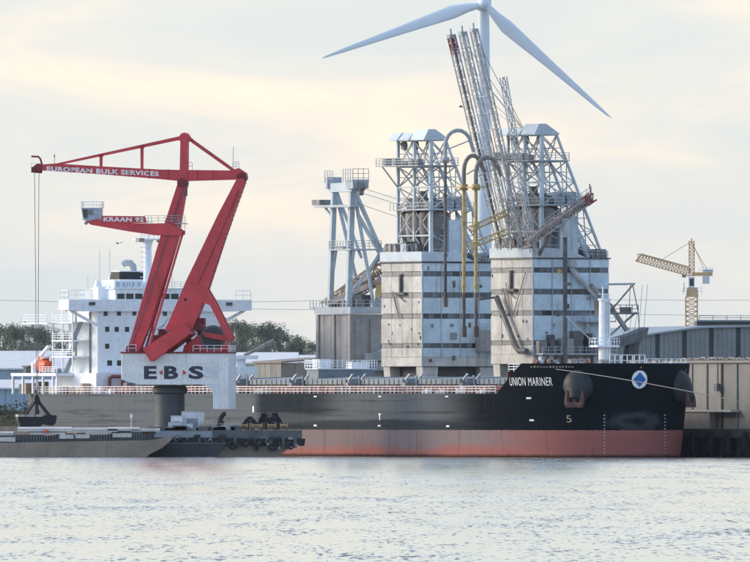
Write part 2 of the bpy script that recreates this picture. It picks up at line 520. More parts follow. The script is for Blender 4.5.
def hull_mat():
    m, t, b, out = newmat('weathered ship hull paint')
    tcn = t.nodes.new('ShaderNodeTexCoord')
    oc = tcn.outputs['Object']
    sx = t.nodes.new('ShaderNodeSeparateXYZ'); t.links.new(oc, sx.inputs[0])
    x, y, z = sx.outputs
    ta = math_(t, 'MULTIPLY', x, -1.0)
    # paler tone over the paint, full towards the stern, patchy amidships
    nb = noise(t, oc, 1.0, 5, .6, (.045,.045,.16))
    nh = noise(t, oc, 1.0, 4, .6, (.02,.02,.9))
    ns = noise(t, oc, 1.0, 4, .6, (.9,.9,.06))
    def rng(x0, x1, y0=0.0, y1=1.0):
        n_ = t.nodes.new('ShaderNodeMapRange'); n_.interpolation_type = 'SMOOTHSTEP'
        n_.inputs[1].default_value = x0; n_.inputs[2].default_value = x1; n_.inputs[3].default_value = y0; n_.inputs[4].default_value = y1
        t.links.new(ta, n_.inputs[0]); return n_.outputs[0]
    k = math_(t, 'ADD', math_(t, 'MULTIPLY', nb, 1.3), math_(t, 'MULTIPLY', nh, .9))
    k = math_(t, 'ADD', k, math_(t, 'MULTIPLY', ns, .2))
    patch = ramp(t, k, .82, 1.38)
    pale_tone = math_(t, 'MULTIPLY', patch, rng(22, 44))
    pale_tone = math_(t, 'MULTIPLY', pale_tone, rng(76, 92, 1.0, .35))       # weaker along this stretch, so the side stays darker
    pale_tone = math_(t, 'MAXIMUM', pale_tone, math_(t, 'MULTIPLY', rng(99, 109), math_(t, 'ADD', .74, math_(t, 'MULTIPLY', patch, .26))))
    fore_ = rng(10, 26)
    blk = mix(t, nb, (.003,.006,.009), (.008,.012,.015))
    top = mix(t, pale_tone, blk, (.118,.130,.137))
    def blot(t0_, t1_, z0_, z1_, soft, amt, cl):
        nonlocal top
        jn = math_(t, 'MULTIPLY', math_(t, 'SUBTRACT', nb, .5), 5.0)
        jz = math_(t, 'MULTIPLY', math_(t, 'SUBTRACT', nh, .5), 2.2)
        def edge(v_, a_, b_):
            n_ = t.nodes.new('ShaderNodeMapRange'); n_.interpolation_type = 'SMOOTHSTEP'
            n_.inputs[1].default_value = a_; n_.inputs[2].default_value = b_
            t.links.new(v_, n_.inputs[0]); return n_.outputs[0]
        tj = math_(t, 'ADD', ta, jn); zj = math_(t, 'ADD', z, jz)
        f_ = math_(t, 'MULTIPLY', edge(tj, t0_-soft, t0_+soft), math_(t, 'SUBTRACT', 1.0, edge(tj, t1_-soft*.25, t1_+soft*.25)))
        g_ = math_(t, 'MULTIPLY', edge(zj, z0_-.5, z0_+.5), math_(t, 'SUBTRACT', 1.0, edge(zj, z1_-.3, z1_+.3)))
        top = mix(t, math_(t, 'MULTIPLY', math_(t, 'MULTIPLY', f_, g_), amt), top, cl)
    blot(78, 106, 6.6, 12, 8, .85, (.018,.026,.032))
    blot(24, 100, 2, 5.6, 10, .75, (.020,.025,.030))
    blot(30, 66, 6.2, 7.2, 6, .28, (.13,.135,.137))
    blot(84, 100, 5.4, 6.8, 6, .6, (.085,.09,.095))
    # worn pale ring low on the stem where the anchors and tugs rub
    dy = math_(t, 'DIVIDE', y, 4.0)
    dz_ = math_(t, 'DIVIDE', math_(t, 'SUBTRACT', z, 5.6), 1.35)
    rr = math_(t, 'SQRT', math_(t, 'ADD', math_(t, 'MULTIPLY', dy, dy), math_(t, 'MULTIPLY', dz_, dz_)))
    rr = math_(t, 'ADD', rr, math_(t, 'MULTIPLY', math_(t, 'SUBTRACT', noise(t, oc, .8, 4), .5), .9))
    ring = math_(t, 'SUBTRACT', 1.0, math_(t, 'MULTIPLY', math_(t, 'ABSOLUTE', math_(t, 'SUBTRACT', rr, .72)), 1.7), True)
    ring = math_(t, 'MULTIPLY', ring, math_(t, 'LESS_THAN', ta, 14.0))
    top = mix(t, math_(t, 'MULTIPLY', ring, .5), top, (.085,.10,.115))
    # boot topping: red below, scrubbed grey-brown upper band amidships
    redn = noise(t, oc, 1.0, 5, .6, (.06,.06,.5))
    red = mix(t, redn, (.26,.098,.087), (.36,.14,.122))
    gz = math_(t, 'ADD', z, math_(t, 'MULTIPLY', math_(t, 'SUBTRACT', nb, .5), 3.0))
    gz = math_(t, 'ADD', gz, math_(t, 'MULTIPLY', math_(t, 'SUBTRACT', ns, .5), 1.2))
    grey = ramp(t, math_(t, 'DIVIDE', gz, 4.2), .18, .50)
    gf = t.nodes.new('ShaderNodeMapRange'); gf.inputs[1].default_value = 7; gf.inputs[2].default_value = 24
    t.links.new(ta, gf.inputs[0])
    grey = math_(t, 'MULTIPLY', grey, math_(t, 'MULTIPLY', gf.outputs[0], .92))
    red = mix(t, grey, red, (.20,.17,.17))
    st = ramp(t, noise(t, oc, 1.0, 2, .5, (.42,.42,.02)), .66, .69)
    red = mix(t, math_(t, 'MULTIPLY', st, .6), red, (.22,.10,.055))
    sd_k = ramp(t, noise(t, oc, 1.0, 3, .6, (.9,.9,.05)), .60, .68)
    red = mix(t, math_(t, 'MULTIPLY', sd_k, .35), red, (.10,.075,.07))
    # rust runs below the deck edge, long horizontal fender scuffs, strake seams
    run = ramp(t, noise(t, oc, 1.0, 3, .6, (1.6,1.6,.035)), .60, .72)
    runz = t.nodes.new('ShaderNodeMapRange'); runz.inputs[1].default_value = 5.0; runz.inputs[2].default_value = 9.8
    t.links.new(z, runz.inputs[0])
    top = mix(t, math_(t, 'MULTIPLY', math_(t, 'MULTIPLY', run, runz.outputs[0]), math_(t, 'MULTIPLY', fore_, .45)), top, (.085,.055,.04))
    scf = ramp(t, noise(t, oc, 1.0, 4, .7, (.05,.05,3.2)), .58, .70)
    top = mix(t, math_(t, 'MULTIPLY', scf, math_(t, 'MULTIPLY', fore_, .18)), top, (.15,.155,.155))
    dks = ramp(t, noise(t, oc, 1.0, 4, .7, (.035,.035,1.7)), .56, .66)
    top = mix(t, math_(t, 'MULTIPLY', dks, math_(t, 'MULTIPLY', fore_, .45)), top, (.012,.014,.017))
    hs = math_(t, 'LESS_THAN', math_(t, 'FRACT', math_(t, 'DIVIDE', z, 2.35)), .03)
    top = mix(t, math_(t, 'MULTIPLY', hs, .35), top, (.006,.007,.009))
    scr = ramp(t, noise(t, oc, 1.0, 5, .75, (.5,.5,.9)), .56, .66)
    red = mix(t, math_(t, 'MULTIPLY', scr, .35), red, (.15,.11,.10))
    low = math_(t, 'GREATER_THAN', math_(t, 'ADD', z, math_(t, 'MULTIPLY', math_(t, 'SUBTRACT', noise(t, oc, 1.2, 5, .7), .5), .35)), 4.2)
    c = mix(t, low, red, top)
    wl = ramp(t, math_(t, 'ADD', z, math_(t, 'MULTIPLY', noise(t, oc, .6, 3), .35)), .35, .75)
    c = mix(t, wl, (.05,.035,.03), c)
    seam = math_(t, 'FRACT', math_(t, 'DIVIDE', ta, 9.0))
    seam = math_(t, 'LESS_THAN', seam, .02)
    c = mix(t, math_(t, 'MULTIPLY', seam, .22), c, (.01,.01,.012))
    t.links.new(c, b.inputs['Base Color'])
    b.inputs['Roughness'].default_value = .75
    b.inputs['Specular IOR Level'].default_value = .02
    bp = t.nodes.new('ShaderNodeBump'); bp.inputs['Strength'].default_value = .35; bp.inputs['Distance'].default_value = .25
    t.links.new(noise(t, oc, 1.0, 3, .5, (.35,.35,.35)), bp.inputs['Height'])
    t.links.new(bp.outputs[0], b.inputs['Normal'])
    return m
M['hull'] = hull_mat()
ts = [0.0,.02,.08,.2,.4,.7,1.1,1.6,2.2,3,4,5,6,7,8,9.2,10.6,12.4,14,16,18.6,21,24,28,34,45,60,80,100,120,140,160,172,178,184,190,195,200,204,LOA]
zs = [-1.5,0,.6,1.2,2,3,4.2,5.5,7,8.5,ZD]
mb = MB()
NC = len(zs)+3
for sgn in (-1, 1):
    base = len(mb.v)
    for t in ts:
        for j in range(NC):
            z = zs[j] if j < len(zs) else ZD + (ztop(t)-ZD)*(j-len(zs)+1)/3.0
            if j >= len(zs): z = max(z, ZD + .001*(j-len(zs)+1))
            tt = t + (1 - min(1, t/20.0))*stem_t(z)     # the stem rakes
            mb.v.append((-tt, sgn*hullb(tt, z), z))
    for i in range(len(ts)-1):
        for j in range(NC-1):
            a = base+i*NC+j
            mb.f.append((a, a+1, a+NC+1, a+NC))
# transom
n1 = len(ts)-1
A = n1*NC; B = (len(ts)+n1)*NC
for j in range(NC-1):
    mb.f.append((A+j, A+j+1, B+j+1, B+j))
hull = mb.build('hull', M['hull'], ship, smooth=True)
mb = MB()
dk = [t for t in ts if t >= 15]
vs = [(-t, -hullb(t,ZD)+.15, ZD-.05) for t in dk] + [(-t, hullb(t,ZD)-.15, ZD-.05) for t in dk]
n = len(dk)
mb.add(vs, [(i, i+1, n+i+1, n+i) for i in range(n-1)])
mb.build('main_deck', M['deck_red'], ship)
mb = MB()
dk = [.3,.7,1.6,3,5,8,12.4,16.5]
vs = [(-t, -hullb(t,13)+.1, 13.2) for t in dk] + [(-t, hullb(t,13)-.1, 13.2) for t in dk]
n = len(dk)
mb.add(vs, [(i, i+1, n+i+1, n+i) for i in range(n-1)])
mb.box(-16.6,-16.4,-14.8,14.8,ZD,13.2)
mb.build('forecastle_deck', M['deck_red'], ship)

# things painted on the hull, laid on its surface
def on_hull(t, z, side, off=.05):
    b0 = hullb(t, z)
    e = .05
    dt = (hullb(t+e, z)-b0)/e
    nrm = Vector((dt, 1, 0)).normalized()      # local: x forward = -t
    return Vector((-t, b0, 0)) + nrm*off, z, side
def hp(t, z, side, off=.05):
    p, zz, sd_ = on_hull(t, z, side, off)
    return (p.x, p.y*sd_, zz)
def t_for_px(px, side, z):
    if side > 0:
        lo, hi = stem_t(z)+.01, stem_t(z)+5.0
        for _ in range(50):
            m_ = (lo+hi)/2
            w_ = qpt(m_, hullb(m_, z), z)
            if 375+F*w_.x/w_.y < px: lo = m_
            else: hi = m_
        return lo
    lo, hi = stem_t(z)+.01, 190
    for _ in range(50):
        m_ = (lo+hi)/2
        w_ = qpt(m_, side*hullb(m_, z), z)
        p_ = 375+F*w_.x/w_.y
        if p_ > px: lo = m_
        else: hi = m_
    return lo
def hull_text(s, ta, tb, z0, z1, mat, name, bold=.03):
    vs, fs = text_poly(s, bold)
    # arc length table from ta (left, aft) to tb (right, forward)
    N = 60
    tt = [ta+(tb-ta)*i/N for i in range(N+1)]
    pp = [(hullb(q, z0), q) for q in tt]
    ac = [0]
    for a, b in zip(pp, pp[1:]): ac.append(ac[-1]+math.hypot(b[0]-a[0], b[1]-a[1]))
    def look(u):
        g = u*ac[-1]
        for i in range(N):
            if ac[i+1] >= g: return tt[i]+(tt[i+1]-tt[i])*(g-ac[i])/max(1e-6, ac[i+1]-ac[i])
        return tt[-1]
    m2 = MB()
    m2.add([hp(look(u), z0+(z1-z0)*w, -1, .06) for u, w in vs], fs)
    return m2.build(name, mat, hull)
hull_text('UNION MARINER', t_for_px(510, -1, 11.6), t_for_px(552.5, -1, 11.6), 11.05, 12.35, M['letter'], 'ship_name', .0)
def hull_marks(name, mat, rects, side=-1):
    m2 = MB()
    for ta, tb, z0, z1 in rects:
        m2.add([hp(ta,z0,side,.06), hp(tb,z0,side,.06), hp(tb,z1,side,.06), hp(ta,z1,side,.06)], [(0,1,2,3)])
    return m2.build(name, mat, hull)
t5 = t_for_px(566.5, -1, 6); t5b = t_for_px(571.5, -1, 6)
hull_text('5', t5, t5b, 5.4, 6.5, M['tan_steel'], 'hull_mark', .0)
def drafts(px, side):
    rc = []
    z = .7
    while z < 6.6:
        ta = t_for_px(px-(.9 if random.random()<.5 else .4), side, z); tb = t_for_px(px+.8, side, z)
        rc.append((ta, tb, z, z+.17))
        z += .52
    o_ = hull_marks('draught_scale', M['steel'], rc, side); o_['kind'] = 'stuff'; return o_
drafts(604.5, -1)
drafts(664.5, 1)
for px, z0, w, h_ in ((315.5,4.7,1.5,.28),(315.5,9.3,1.4,.2),(379.5,4.7,1.4,.26),(380,5.7,.5,.8),(380,6.5,1.2,.26),(448,4.65,1.5,.28),(447,9.3,1.5,.2),(529,9.0,2.4,.28),(532,5.6,2.2,.28),(380,9.3,1.5,.2),(253.5,6.9,.8,1.0)):
    ta = t_for_px(px-w, -1, z0); tb = t_for_px(px+w, -1, z0)
    hull_marks('hull_mark', M['letter'], [(ta, tb, z0, z0+h_)])
for cpx in (537, 559):                      # small white writing under the forecastle rail
    for k in range(7):
        q = cpx+k*3.1-6
        hull_marks('hull_mark', M['machine'], [(t_for_px(q,-1,13.9), t_for_px(q+1.3+random.uniform(0,.8),-1,13.9), 13.85, 14.0+random.uniform(0,.12))])
# emblem on the stem
def stem_disc(r0, r1, mat, name, off, diamond=False):
    m2 = MB()
    n = 28
    vs = []
    zc = 12.0
    def P(v, z):
        t = t_at(max(abs(v), .02), z)
        return (-t+off, v, z)
    if diamond:
        N = 9
        for i in range(N):
            for j in range(N):
                a, b = -1+2*i/(N-1), -1+2*j/(N-1)
                vs.append(P((a+b)/2*r0, zc+(b-a)/2*r1))
        m2.add(vs, [(i*N+j, i*N+j+1, (i+1)*N+j+1, (i+1)*N+j) for i in range(N-1) for j in range(N-1)])
    else:
        rings = 6
        for k in range(rings+1):
            for i in range(n):
                th = 2*math.pi*i/n
                vs.append(P(math.cos(th)*r0*k/rings, zc+math.sin(th)*r1*k/rings))
        m2.add(vs, [(k*n+i, k*n+(i+1)%n, (k+1)*n+(i+1)%n, (k+1)*n+i) for k in range(rings) for i in range(n)])
    return m2.build(name, mat, hull)
stem_disc(1.32, 1.4, M['letter'], 'emblem_disc', .06)
stem_disc(1.1, 1.15, M['blue'], 'emblem_diamond', .10, True)
mb = MB(); mb.add([(.05,.0,13.75),(.05,.35,13.75),(.05,.17,14.05)],[(0,1,2)])
mb.build('hull_mark', M['amber'], hull)

# anchors in their bolsters
for side in (-1, 1):
    t0_ = t_for_px(578, -1, 10.6) if side == -1 else t_at(hullb(t_for_px(578, -1, 10.6), 10.6), 10.6)
    c0 = Vector(hp(t0_, 10.7, side, -.3))
    nrm = (Vector(hp(t0_, 10.7, side, 1.0)) - Vector(hp(t0_, 10.7, side, 0))).normalized()
    d = (nrm*.72 + Vector((0,0,-.72))).normalized()
    e = d.cross(Vector((0,0,1))).normalized(); g = e.cross(d)
    m2 = MB()
    vs = []; n = 24
    prof = [(-2.2,2.3),(-.6,2.5),(.2,2.42),(.9,2.0),(1.8,1.4),(2.6,.95),(2.75,.8),(2.7,.5)]
    for s_, r_ in prof:
        for i in range(n):
            th = 2*math.pi*i/n
            vs.append(c0 + d*s_ + (e*math.cos(th)+g*math.sin(th))*r_)
    fs = [(k*n+i, k*n+(i+1)%n, (k+1)*n+(i+1)%n, (k+1)*n+i) for k in range(len(prof)-1) for i in range(n)]
    m2.add(vs, fs)
    m2.add(vs[-n:], [tuple(range(n))])
    bo = m2.build('anchor_bolster', M['bolster'], ship, smooth=True)
    m2 = MB()
    tip = c0 + d*2.5
    dn = Vector((0,0,-1))
    m2.bar(tip-d*.6, tip+d*.5, .5)
    cr = tip + d*.45 + dn*.5
    m2.bar(cr-e*1.35, cr+e*1.35, .7, .8)
    for q in (-1, 1):
        a_ = cr + e*q*1.15
        m2.tube([a_, a_+Vector((0,0,1.1))+e*q*.12-d*.1, a_+Vector((0,0,2.1))+e*q*.05-d*.2], [.48,.36,.08], 6)
    m2.build('anchor', M['anchor'], ship)

# railing and bulwark along the starboard and port deck edges
for side in (-1, 1):
    mb = MB()
    pp = [(-t, side*(hullb(t,ZD)-.12), ZD) for t in [19.2,21,24,28,34]+list(range(40,176,6))+[178,184,190,195,200,205]]
    mb.rail(pp, 1.15, 1.5, .11, 3)
    mb.build('deck_railing', M['rail_white'], ship, kind='stuff')
mb = MB()
mb.rail([(-13.2,-14.3,13.2),(-16.4,-14.6,13.2),(-16.4,14.6,13.2)], 1.2, 1.4, .10, 3)
mb.rail([(-1.8,2,13.3),(-3.2,7,13.3),(-5.5,10.5,13.3)], 1.9, 1.2, .09, 3)
mb.build('forecastle_railing', M['ship_white'], ship, kind='stuff')
# white rail stand near the foremast on the forecastle (three frames)
mb = MB()
for q in range(3):
    mb.rail([(-4.5-q*.2, -3.0+q*2.2, 13.2),(-4.5-q*.2, -1.2+q*2.2, 13.2)], 2.6, .9, .12, 3)
mb.build('winch_guard', M['ship_white'], ship, kind='stuff')
for (x_, y_, sx_, sy_, sz_) in ((-9,-6,1.8,2.4,1.6),(-9,5,1.8,2.4,1.6),(-6.4,-3,1.2,1.4,1.9),(-12.5,-9,1.2,1.2,1.9),(-14,-4,1.5,2.2,2.0)):
    m2 = MB(); m2.box(x_-sx_/2,x_+sx_/2,y_-sy_/2,y_+sy_/2,13.2,13.2+sz_*.7); m2.tube([(x_,y_-sy_*.6,13.2+sz_*.6),(x_,y_+sy_*.6,13.2+sz_*.6)], sz_*.42, 10)
    m2.build('windlass', M['machine'], ship)
for k in range(26):
    t_ = random.uniform(3.5,15.5); v_ = random.choice((-1,-1,-1,1))*hullb(t_,13)*random.uniform(.55,.92)
    h_ = random.uniform(1.2,2.3); w_ = random.uniform(.15,.5)
    m2 = MB(); m2.box(-t_-w_,-t_+w_,v_-w_,v_+w_,13.2,13.2+h_*.8); m2.tube([(-t_,v_,13.2),(-t_,v_,13.2+h_)], w_*.5, 7)
    m2.build('deck_gear', M[random.choice(['machine','steel_dark','ship_white','tan_steel','deck_red','amber'])], ship)
# foremast
tm = 11.0
vm = (X(604.5,3010) - qpt(tm,0).x)/CT
mast = None
m2 = MB(); m2.tube([(-tm,vm,13.1),(-tm,vm,17.2),(-tm,vm,24.2)], [.95,.92,.85], 16); m2.tube([(-tm,vm,24.2),(-tm,vm,24.5)], [1.0,1.0], 16)
mast = m2.build('foremast', M['ship_white'], ship, smooth=True)
m2 = MB(); m2.box(-tm-1.4,-tm+1.4,vm-1.9,vm+1.9,17.0,17.3); m2.build('mast_platform', M['ship_white'], mast)
m2 = MB(); m2.rail([(-tm+1.4,vm-1.9,17.3),(-tm+1.4,vm+1.9,17.3),(-tm-1.4,vm+1.9,17.3),(-tm-1.4,vm-1.9,17.3),(-tm+1.4,vm-1.9,17.3)],1.1,.9,.08,2); m2.build('mast_railing', M['ship_white'], mast, kind='stuff')
m2 = MB(); m2.tube([(-tm,vm-.3,24.4),(-tm,vm-.3,26.4)], .12, 6); m2.bar((-tm,vm-1.0,25.2),(-tm,vm+1.0,25.2),.12); m2.build('light_post', M['ship_white'], mast)
m2 = MB(); m2.bar((-tm,vm-.8,16.8),(-tm-3,vm-5.2,21.8),.16); m2.build('stay', M['steel'], mast)
m2 = MB(); m2.bar((-tm+.9,vm-.25,13.2),(-tm+.9,vm-.25,24),.07); m2.bar((-tm+.9,vm+.25,13.2),(-tm+.9,vm+.25,24),.07)
for k in range(27): m2.bar((-tm+.9,vm-.25,13.4+k*.4),(-tm+.9,vm+.25,13.4+k*.4),.06)
m2.build('ladder', M['steel'], mast, kind='stuff')

# hatches
for k in range(7):
    ta = 27 + k*21.2
    tb = ta + 14.6
    m2 = MB(); m2.box(-tb,-ta,-7.6,7.6,ZD-.1,11.3)
    co = m2.build('hatch_coaming', M['machine'], ship)
    m2 = MB()
    q = ta+.5
    while q < tb:
        m2.prism([(-8.4,ZD),(-7.59,ZD),(-7.59,11.2),(-7.75,11.2)], -q-.08, -q+.08, 'x'); q += 1.6
    m2.build('coaming_stay', M['hatch'], co, kind='stuff')
    for j in range(2):
        a_, b_ = ta-.2+j*7.55, ta-.2+j*7.55+7.45
        m2 = MB(); m2.prism([(-8.0,11.32),(8.0,11.32),(8.0,12.15),(0,12.5),(-8.0,12.15)], -b_, -a_, 'x')
        hc = m2.build('hatch_cover', M['hatch'], ship)
        m2 = MB()
        for i in range(4):
            m2.box(-a_-1.2-i*1.75-.12, -a_-1.2-i*1.75, -8.12, -8.0, 11.35, 12.1)
        m2.build('cover_rib', M['hatch'], hc, kind='stuff')
    m2 = MB(); m2.tube([(-tb-.6,-8.2,ZD),(-tb-.6,-8.2,12.4),(-tb-1.1,-8.2,12.6)], .2, 8); m2.build('vent_pipe', M['hatch'], ship, smooth=True)
    m2 = MB(); m2.tube([(-tb-4.6,-7.6,ZD),(-tb-4.6-.7*(k%3),-7.6,12.0),(-tb-5.1-.7*(k%3),-7.6,12.3)], .24, 8)
    m2.build('vent_pipe', M['hatch'], ship, smooth=True)
    for (dx_, dy_) in ((1.5,-7.5),(4.5,-8.3)):
        m2 = MB(); m2.bar((-tb-dx_,dy_,12.0),(-tb-dx_+1.5,dy_,12.9),.28); m2.build('cover_jack', M['steel_light'], ship)
    m2 = MB(); m2.box(-tb-4.2,-tb-1.8,-4.5,4.5,ZD,12.0); m2.box(-tb-3.6,-tb-2.2,-9.5,-8.0,ZD,11.6); m2.build('winch_house', M['machine'], ship)
# pipes and small red fittings along the deck edge
m2 = MB(); m2.tube([(-24,-12.2,10.5),(-176,-12.2,10.5)], .22, 8); m2.tube([(-24,-11.4,10.9),(-176,-11.4,10.9)], .16, 8); m2.build('deck_pipe', M['deck_red'], ship)
for k in range(38):
    t_ = 24 + k*4.0 + random.uniform(-1,1)
    h_ = random.uniform(.5,1.4)
    m2 = MB(); m2.box(-t_-random.uniform(.3,.9), -t_, -13.4, -12.7, ZD, ZD+h_); m2.tube([(-t_-.4,-13.9,ZD),(-t_-.4,-13.9,ZD+h_*.8)], .2, 6)
    m2.build('deck_fitting', M[random.choice(['deck_red','deck_red','steel_dark','ship_white','machine'])], ship)
# mast house between hatches
tm = t_of(341, 0)
m2 = MB(); m2.box(-tm-2.2,-tm+2.2,-5.0,5.0,ZD,13.7)
mh = m2.build('mast_house', M['hatch'], ship)
m2 = MB(); m2.box(-tm-2.4,-tm+2.4,-5.2,5.2,13.7,13.85); m2.box(-tm-1.4,-tm+1.4,-4.4,-2.4,13.85,15.3); m2.box(-tm-1,-tm+1.0,1.4,4.6,13.85,14.9); m2.build('house_roof', M['ship_white'], mh)
m2 = MB(); m2.rail([(-tm-2.4,-5.2,13.85),(-tm+2.4,-5.2,13.85),(-tm+2.4,5.2,13.85),(-tm-2.4,5.2,13.85)], 1.3, .9, .12, 3); m2.build('house_railing', M['ship_white'], mh, kind='stuff')
tm2 = t_of(250, 2)
m2 = MB(); m2.tube([(-tm2,0,ZD),(-tm2,0,15.5)], [1.2,1.1], 14); m2.box(-tm2-1.8,-tm2+1.8,-2.6,2.6,15.4,16.0); m2.box(-tm2-1,-tm2+1,-5,3,13.0,14.2); m2.build('deck_crane_post', M['ship_white'], ship)
m2 = MB(); m2.bar((-tm2,1.0,16),(-tm2+.5,6,18.4),.5); m2.build('jib', M['machine'], ship)

# --- accommodation block
TB = 179.4
def zz_(py): return Z(py, 3162)
house = None
m2 = MB(); m2.box(-TB-11.5,-TB,-10.9,10.9,ZD,zz_(302))
house = m2.build('accommodation_block', M['ship_white'], ship)
m2 = MB(); m2.box(-TB-13,-TB+.02+3.0,-12.5,12.5,ZD,13.2); m2.build('lower_house', M['ship_white'], ship)
m2 = MB()
m2.prism([(-16.3,25.1),(16.3,25.1),(16.3,23.4),(13.2,23.2),(-13.2,23.2),(-16.3,23.4)], -TB-3.4, -TB+.6, 'x')
wing = m2.build('bridge_wing', M['ship_white'], ship)
for s_ in (-1, 1):
    m2 = MB(); m2.bar((-TB-.6, s_*15.4, 23.3), (-TB-.6, s_*10.8, 21.0), .55, .4); m2.build('wing_brace', M['ship_white'], wing)
    m2 = MB(); m2.bar((-TB-1.4, s_*15.9, 25.1), (-TB-1.4, s_*15.9, 23.2), .2); m2.rail([(-TB-3.2,s_*16.2,25.1),(-TB+.3,s_*16.2,25.1),(-TB+.3,s_*13.5,25.1)], 1.5, 1.7, .08, 2); m2.build('wing_railing', M['ship_white'], wing, kind='stuff')
    m2 = MB(); m2.box(-TB+.62,-TB+.9, s_*12.2-.5, s_*12.2+.5, 24.2, 24.7); m2.build('wing_lamp', M['steel_dark'], wing)
m2 = MB()
m2.rail([(-TB-7,-10.8,25.1),(-TB-3,-10.8,25.1)], 1.2, 1, .08, 3)
m2.rail([(-TB-3,-10.5,25.1),(-TB+.5,-10.5,25.1),(-TB+.5,10.5,25.1)], .01, 5, .02, 1)
m2.build('bridge_railing', M['ship_white'], wing, kind='stuff')
# wheelhouse with its row of windows
m2 = MB(); m2.box(-TB-9,-TB-.4,-7.6,7.6,zz_(302.5),zz_(289))
wh = m2.build('wheelhouse', M['ship_white'], ship)
m2 = MB(); m2.box(-TB-9.3,-TB-.1,-8.0,8.0,zz_(289),zz_(288)); m2.build('wheelhouse_roof', M['ship_white'], wh)
for k in range(9):
    y_ = -6.6+k*1.6
    m2 = MB(); m2.box(-TB-.42,-TB-.34,y_-.65,y_+.65,zz_(299.0),zz_(293.6)); m2.build('window', M['glass'], wh)
m2 = MB(); m2.rail([(-TB-8,-7.6,zz_(288)),(-TB-.3,-7.6,zz_(288)),(-TB-.3,7.6,zz_(288))], 1.0, 1.2, .07, 3); m2.build('roof_railing', M['ship_white'], wh, kind='stuff')
# upper house with a strip of bluish windows and the funnel behind it
m2 = MB(); m2.box(-TB-8,-TB-3,-6.6,-1.6,zz_(288),zz_(280)); uh = m2.build('upper_house', M['ship_white'], ship)
for k in range(5):
    m2 = MB(); m2.box(-TB-3.02,-TB-2.94,-6.3+k*.95,-5.6+k*.95,zz_(286.8),zz_(282)); m2.build('window', M['bluewall'], uh)
m2 = MB(); m2.prism([(-TB-14,zz_(302)),(-TB-9.5,zz_(302)),(-TB-9.5,zz_(270.5)),(-TB-12.6,zz_(270.5)),(-TB-14,zz_(277))], -2.7, 1.6, 'y'); fun = m2.build('funnel', M['ship_white'], ship)
m2 = MB(); m2.prism([(-TB-13.4,zz_(279)),(-TB-9.42,zz_(279)),(-TB-9.42,zz_(271.5)),(-TB-12.7,zz_(271.5))], -2.8, 1.7, 'y'); m2.build('funnel_band', M['black'], fun)
m2 = MB(); m2.tube([(-TB-11.5,.7,zz_(271)),(-TB-11.5,.6,zz_(265.5)),(-TB-11.7,.2,zz_(262.6)),(-TB-12.0,-.5,zz_(262.3)),(-TB-12.3,-.9,zz_(264))], .55, 10); m2.build('exhaust_pipe', M['steel'], fun, smooth=True)
# radar mast
ym = (147.5-159)/6.167/CT + 4*ST/CT
m2 = MB(); m2.tube([(-TB-4,ym,zz_(289)),(-TB-4,ym,zz_(246)),(-TB-4,ym,zz_(240))], [.75,.6,.95], 12); rm = m2.build('radar_mast', M['ship_white'], ship, smooth=True)
m2 = MB(); m2.box(-TB-5.6,-TB-2.4,ym-1.9,ym+1.9,zz_(240),zz_(238.5)); m2.tube([(-TB-4,ym,zz_(238.5)),(-TB-4,ym,zz_(216))], [.22,.12], 8)
m2.bar((-TB-4,ym-1.6,zz_(229)),(-TB-4,ym+1.6,zz_(229)),.2); m2.bar((-TB-4,ym-1.0,zz_(222)),(-TB-4,ym+1.0,zz_(222)),.15); m2.bar((-TB-4,ym-1.5,zz_(233)),(-TB-4,ym-1.5,zz_(223)),.13); m2.build('mast_yard', M['ship_white'], rm)
m2 = MB(); m2.rail([(-TB-2.4,ym-1.9,zz_(238.5)),(-TB-2.4,ym+1.9,zz_(238.5)),(-TB-5.6,ym+1.9,zz_(238.5))], 1.1, .8, .07, 2); m2.build('mast_railing', M['ship_white'], rm, kind='stuff')
m2 = MB(); m2.box(-TB-3.6,-TB-2.2,ym-2.3,ym-1.4,zz_(242),zz_(238)); m2.box(-TB-3.6,-TB-2.2,ym+1.4,ym+2.2,zz_(242),zz_(239)); m2.build('radar_scanner', M['machine'], rm)
for k in range(7):
    m2 = MB(); m2.bar((-TB-4,ym,zz_(247+k*5)),(-TB-4,ym-1.3,zz_(247+k*5)),.1); m2.build('mast_step', M['ship_white'], rm)
for (dy_, top_) in ((-7.4,251),(-5.6,249),(-9.5,275),(5.5,270),(8.5,283)):
    m2 = MB(); m2.bar((-TB-7,dy_,zz_(288)),(-TB-7,dy_,zz_(top_)),.06); m2.build('aerial', M['steel'], ship)
m2 = MB(); m2.rail([(-TB-7.5,-14.2,25.1),(-TB-7.5,-9.6,25.1)], 1.2, 1.1, .07, 3); m2.box(-TB-6,-TB-4,-9.0,-7.6,25,27.2); m2.tube([(-TB-6,-8.2,26.9),(-TB-6,-8.2,28.2)], [.8,.4], 8); m2.build('monkey_island_gear', M['ship_white'], ship)
# flag on its halyard
fl = MB(); fl.add([(-TB-6,-4.8,zz_(244)),(-TB-6,-3.9,zz_(242.6)),(-TB-6,-3.6,zz_(241)),(-TB-6,-4.3,zz_(243)),(-TB-6.03,-4.9,zz_(242))],[(0,1,2,3,4)]); fl.build('signal_flag', M['navy'], rm)
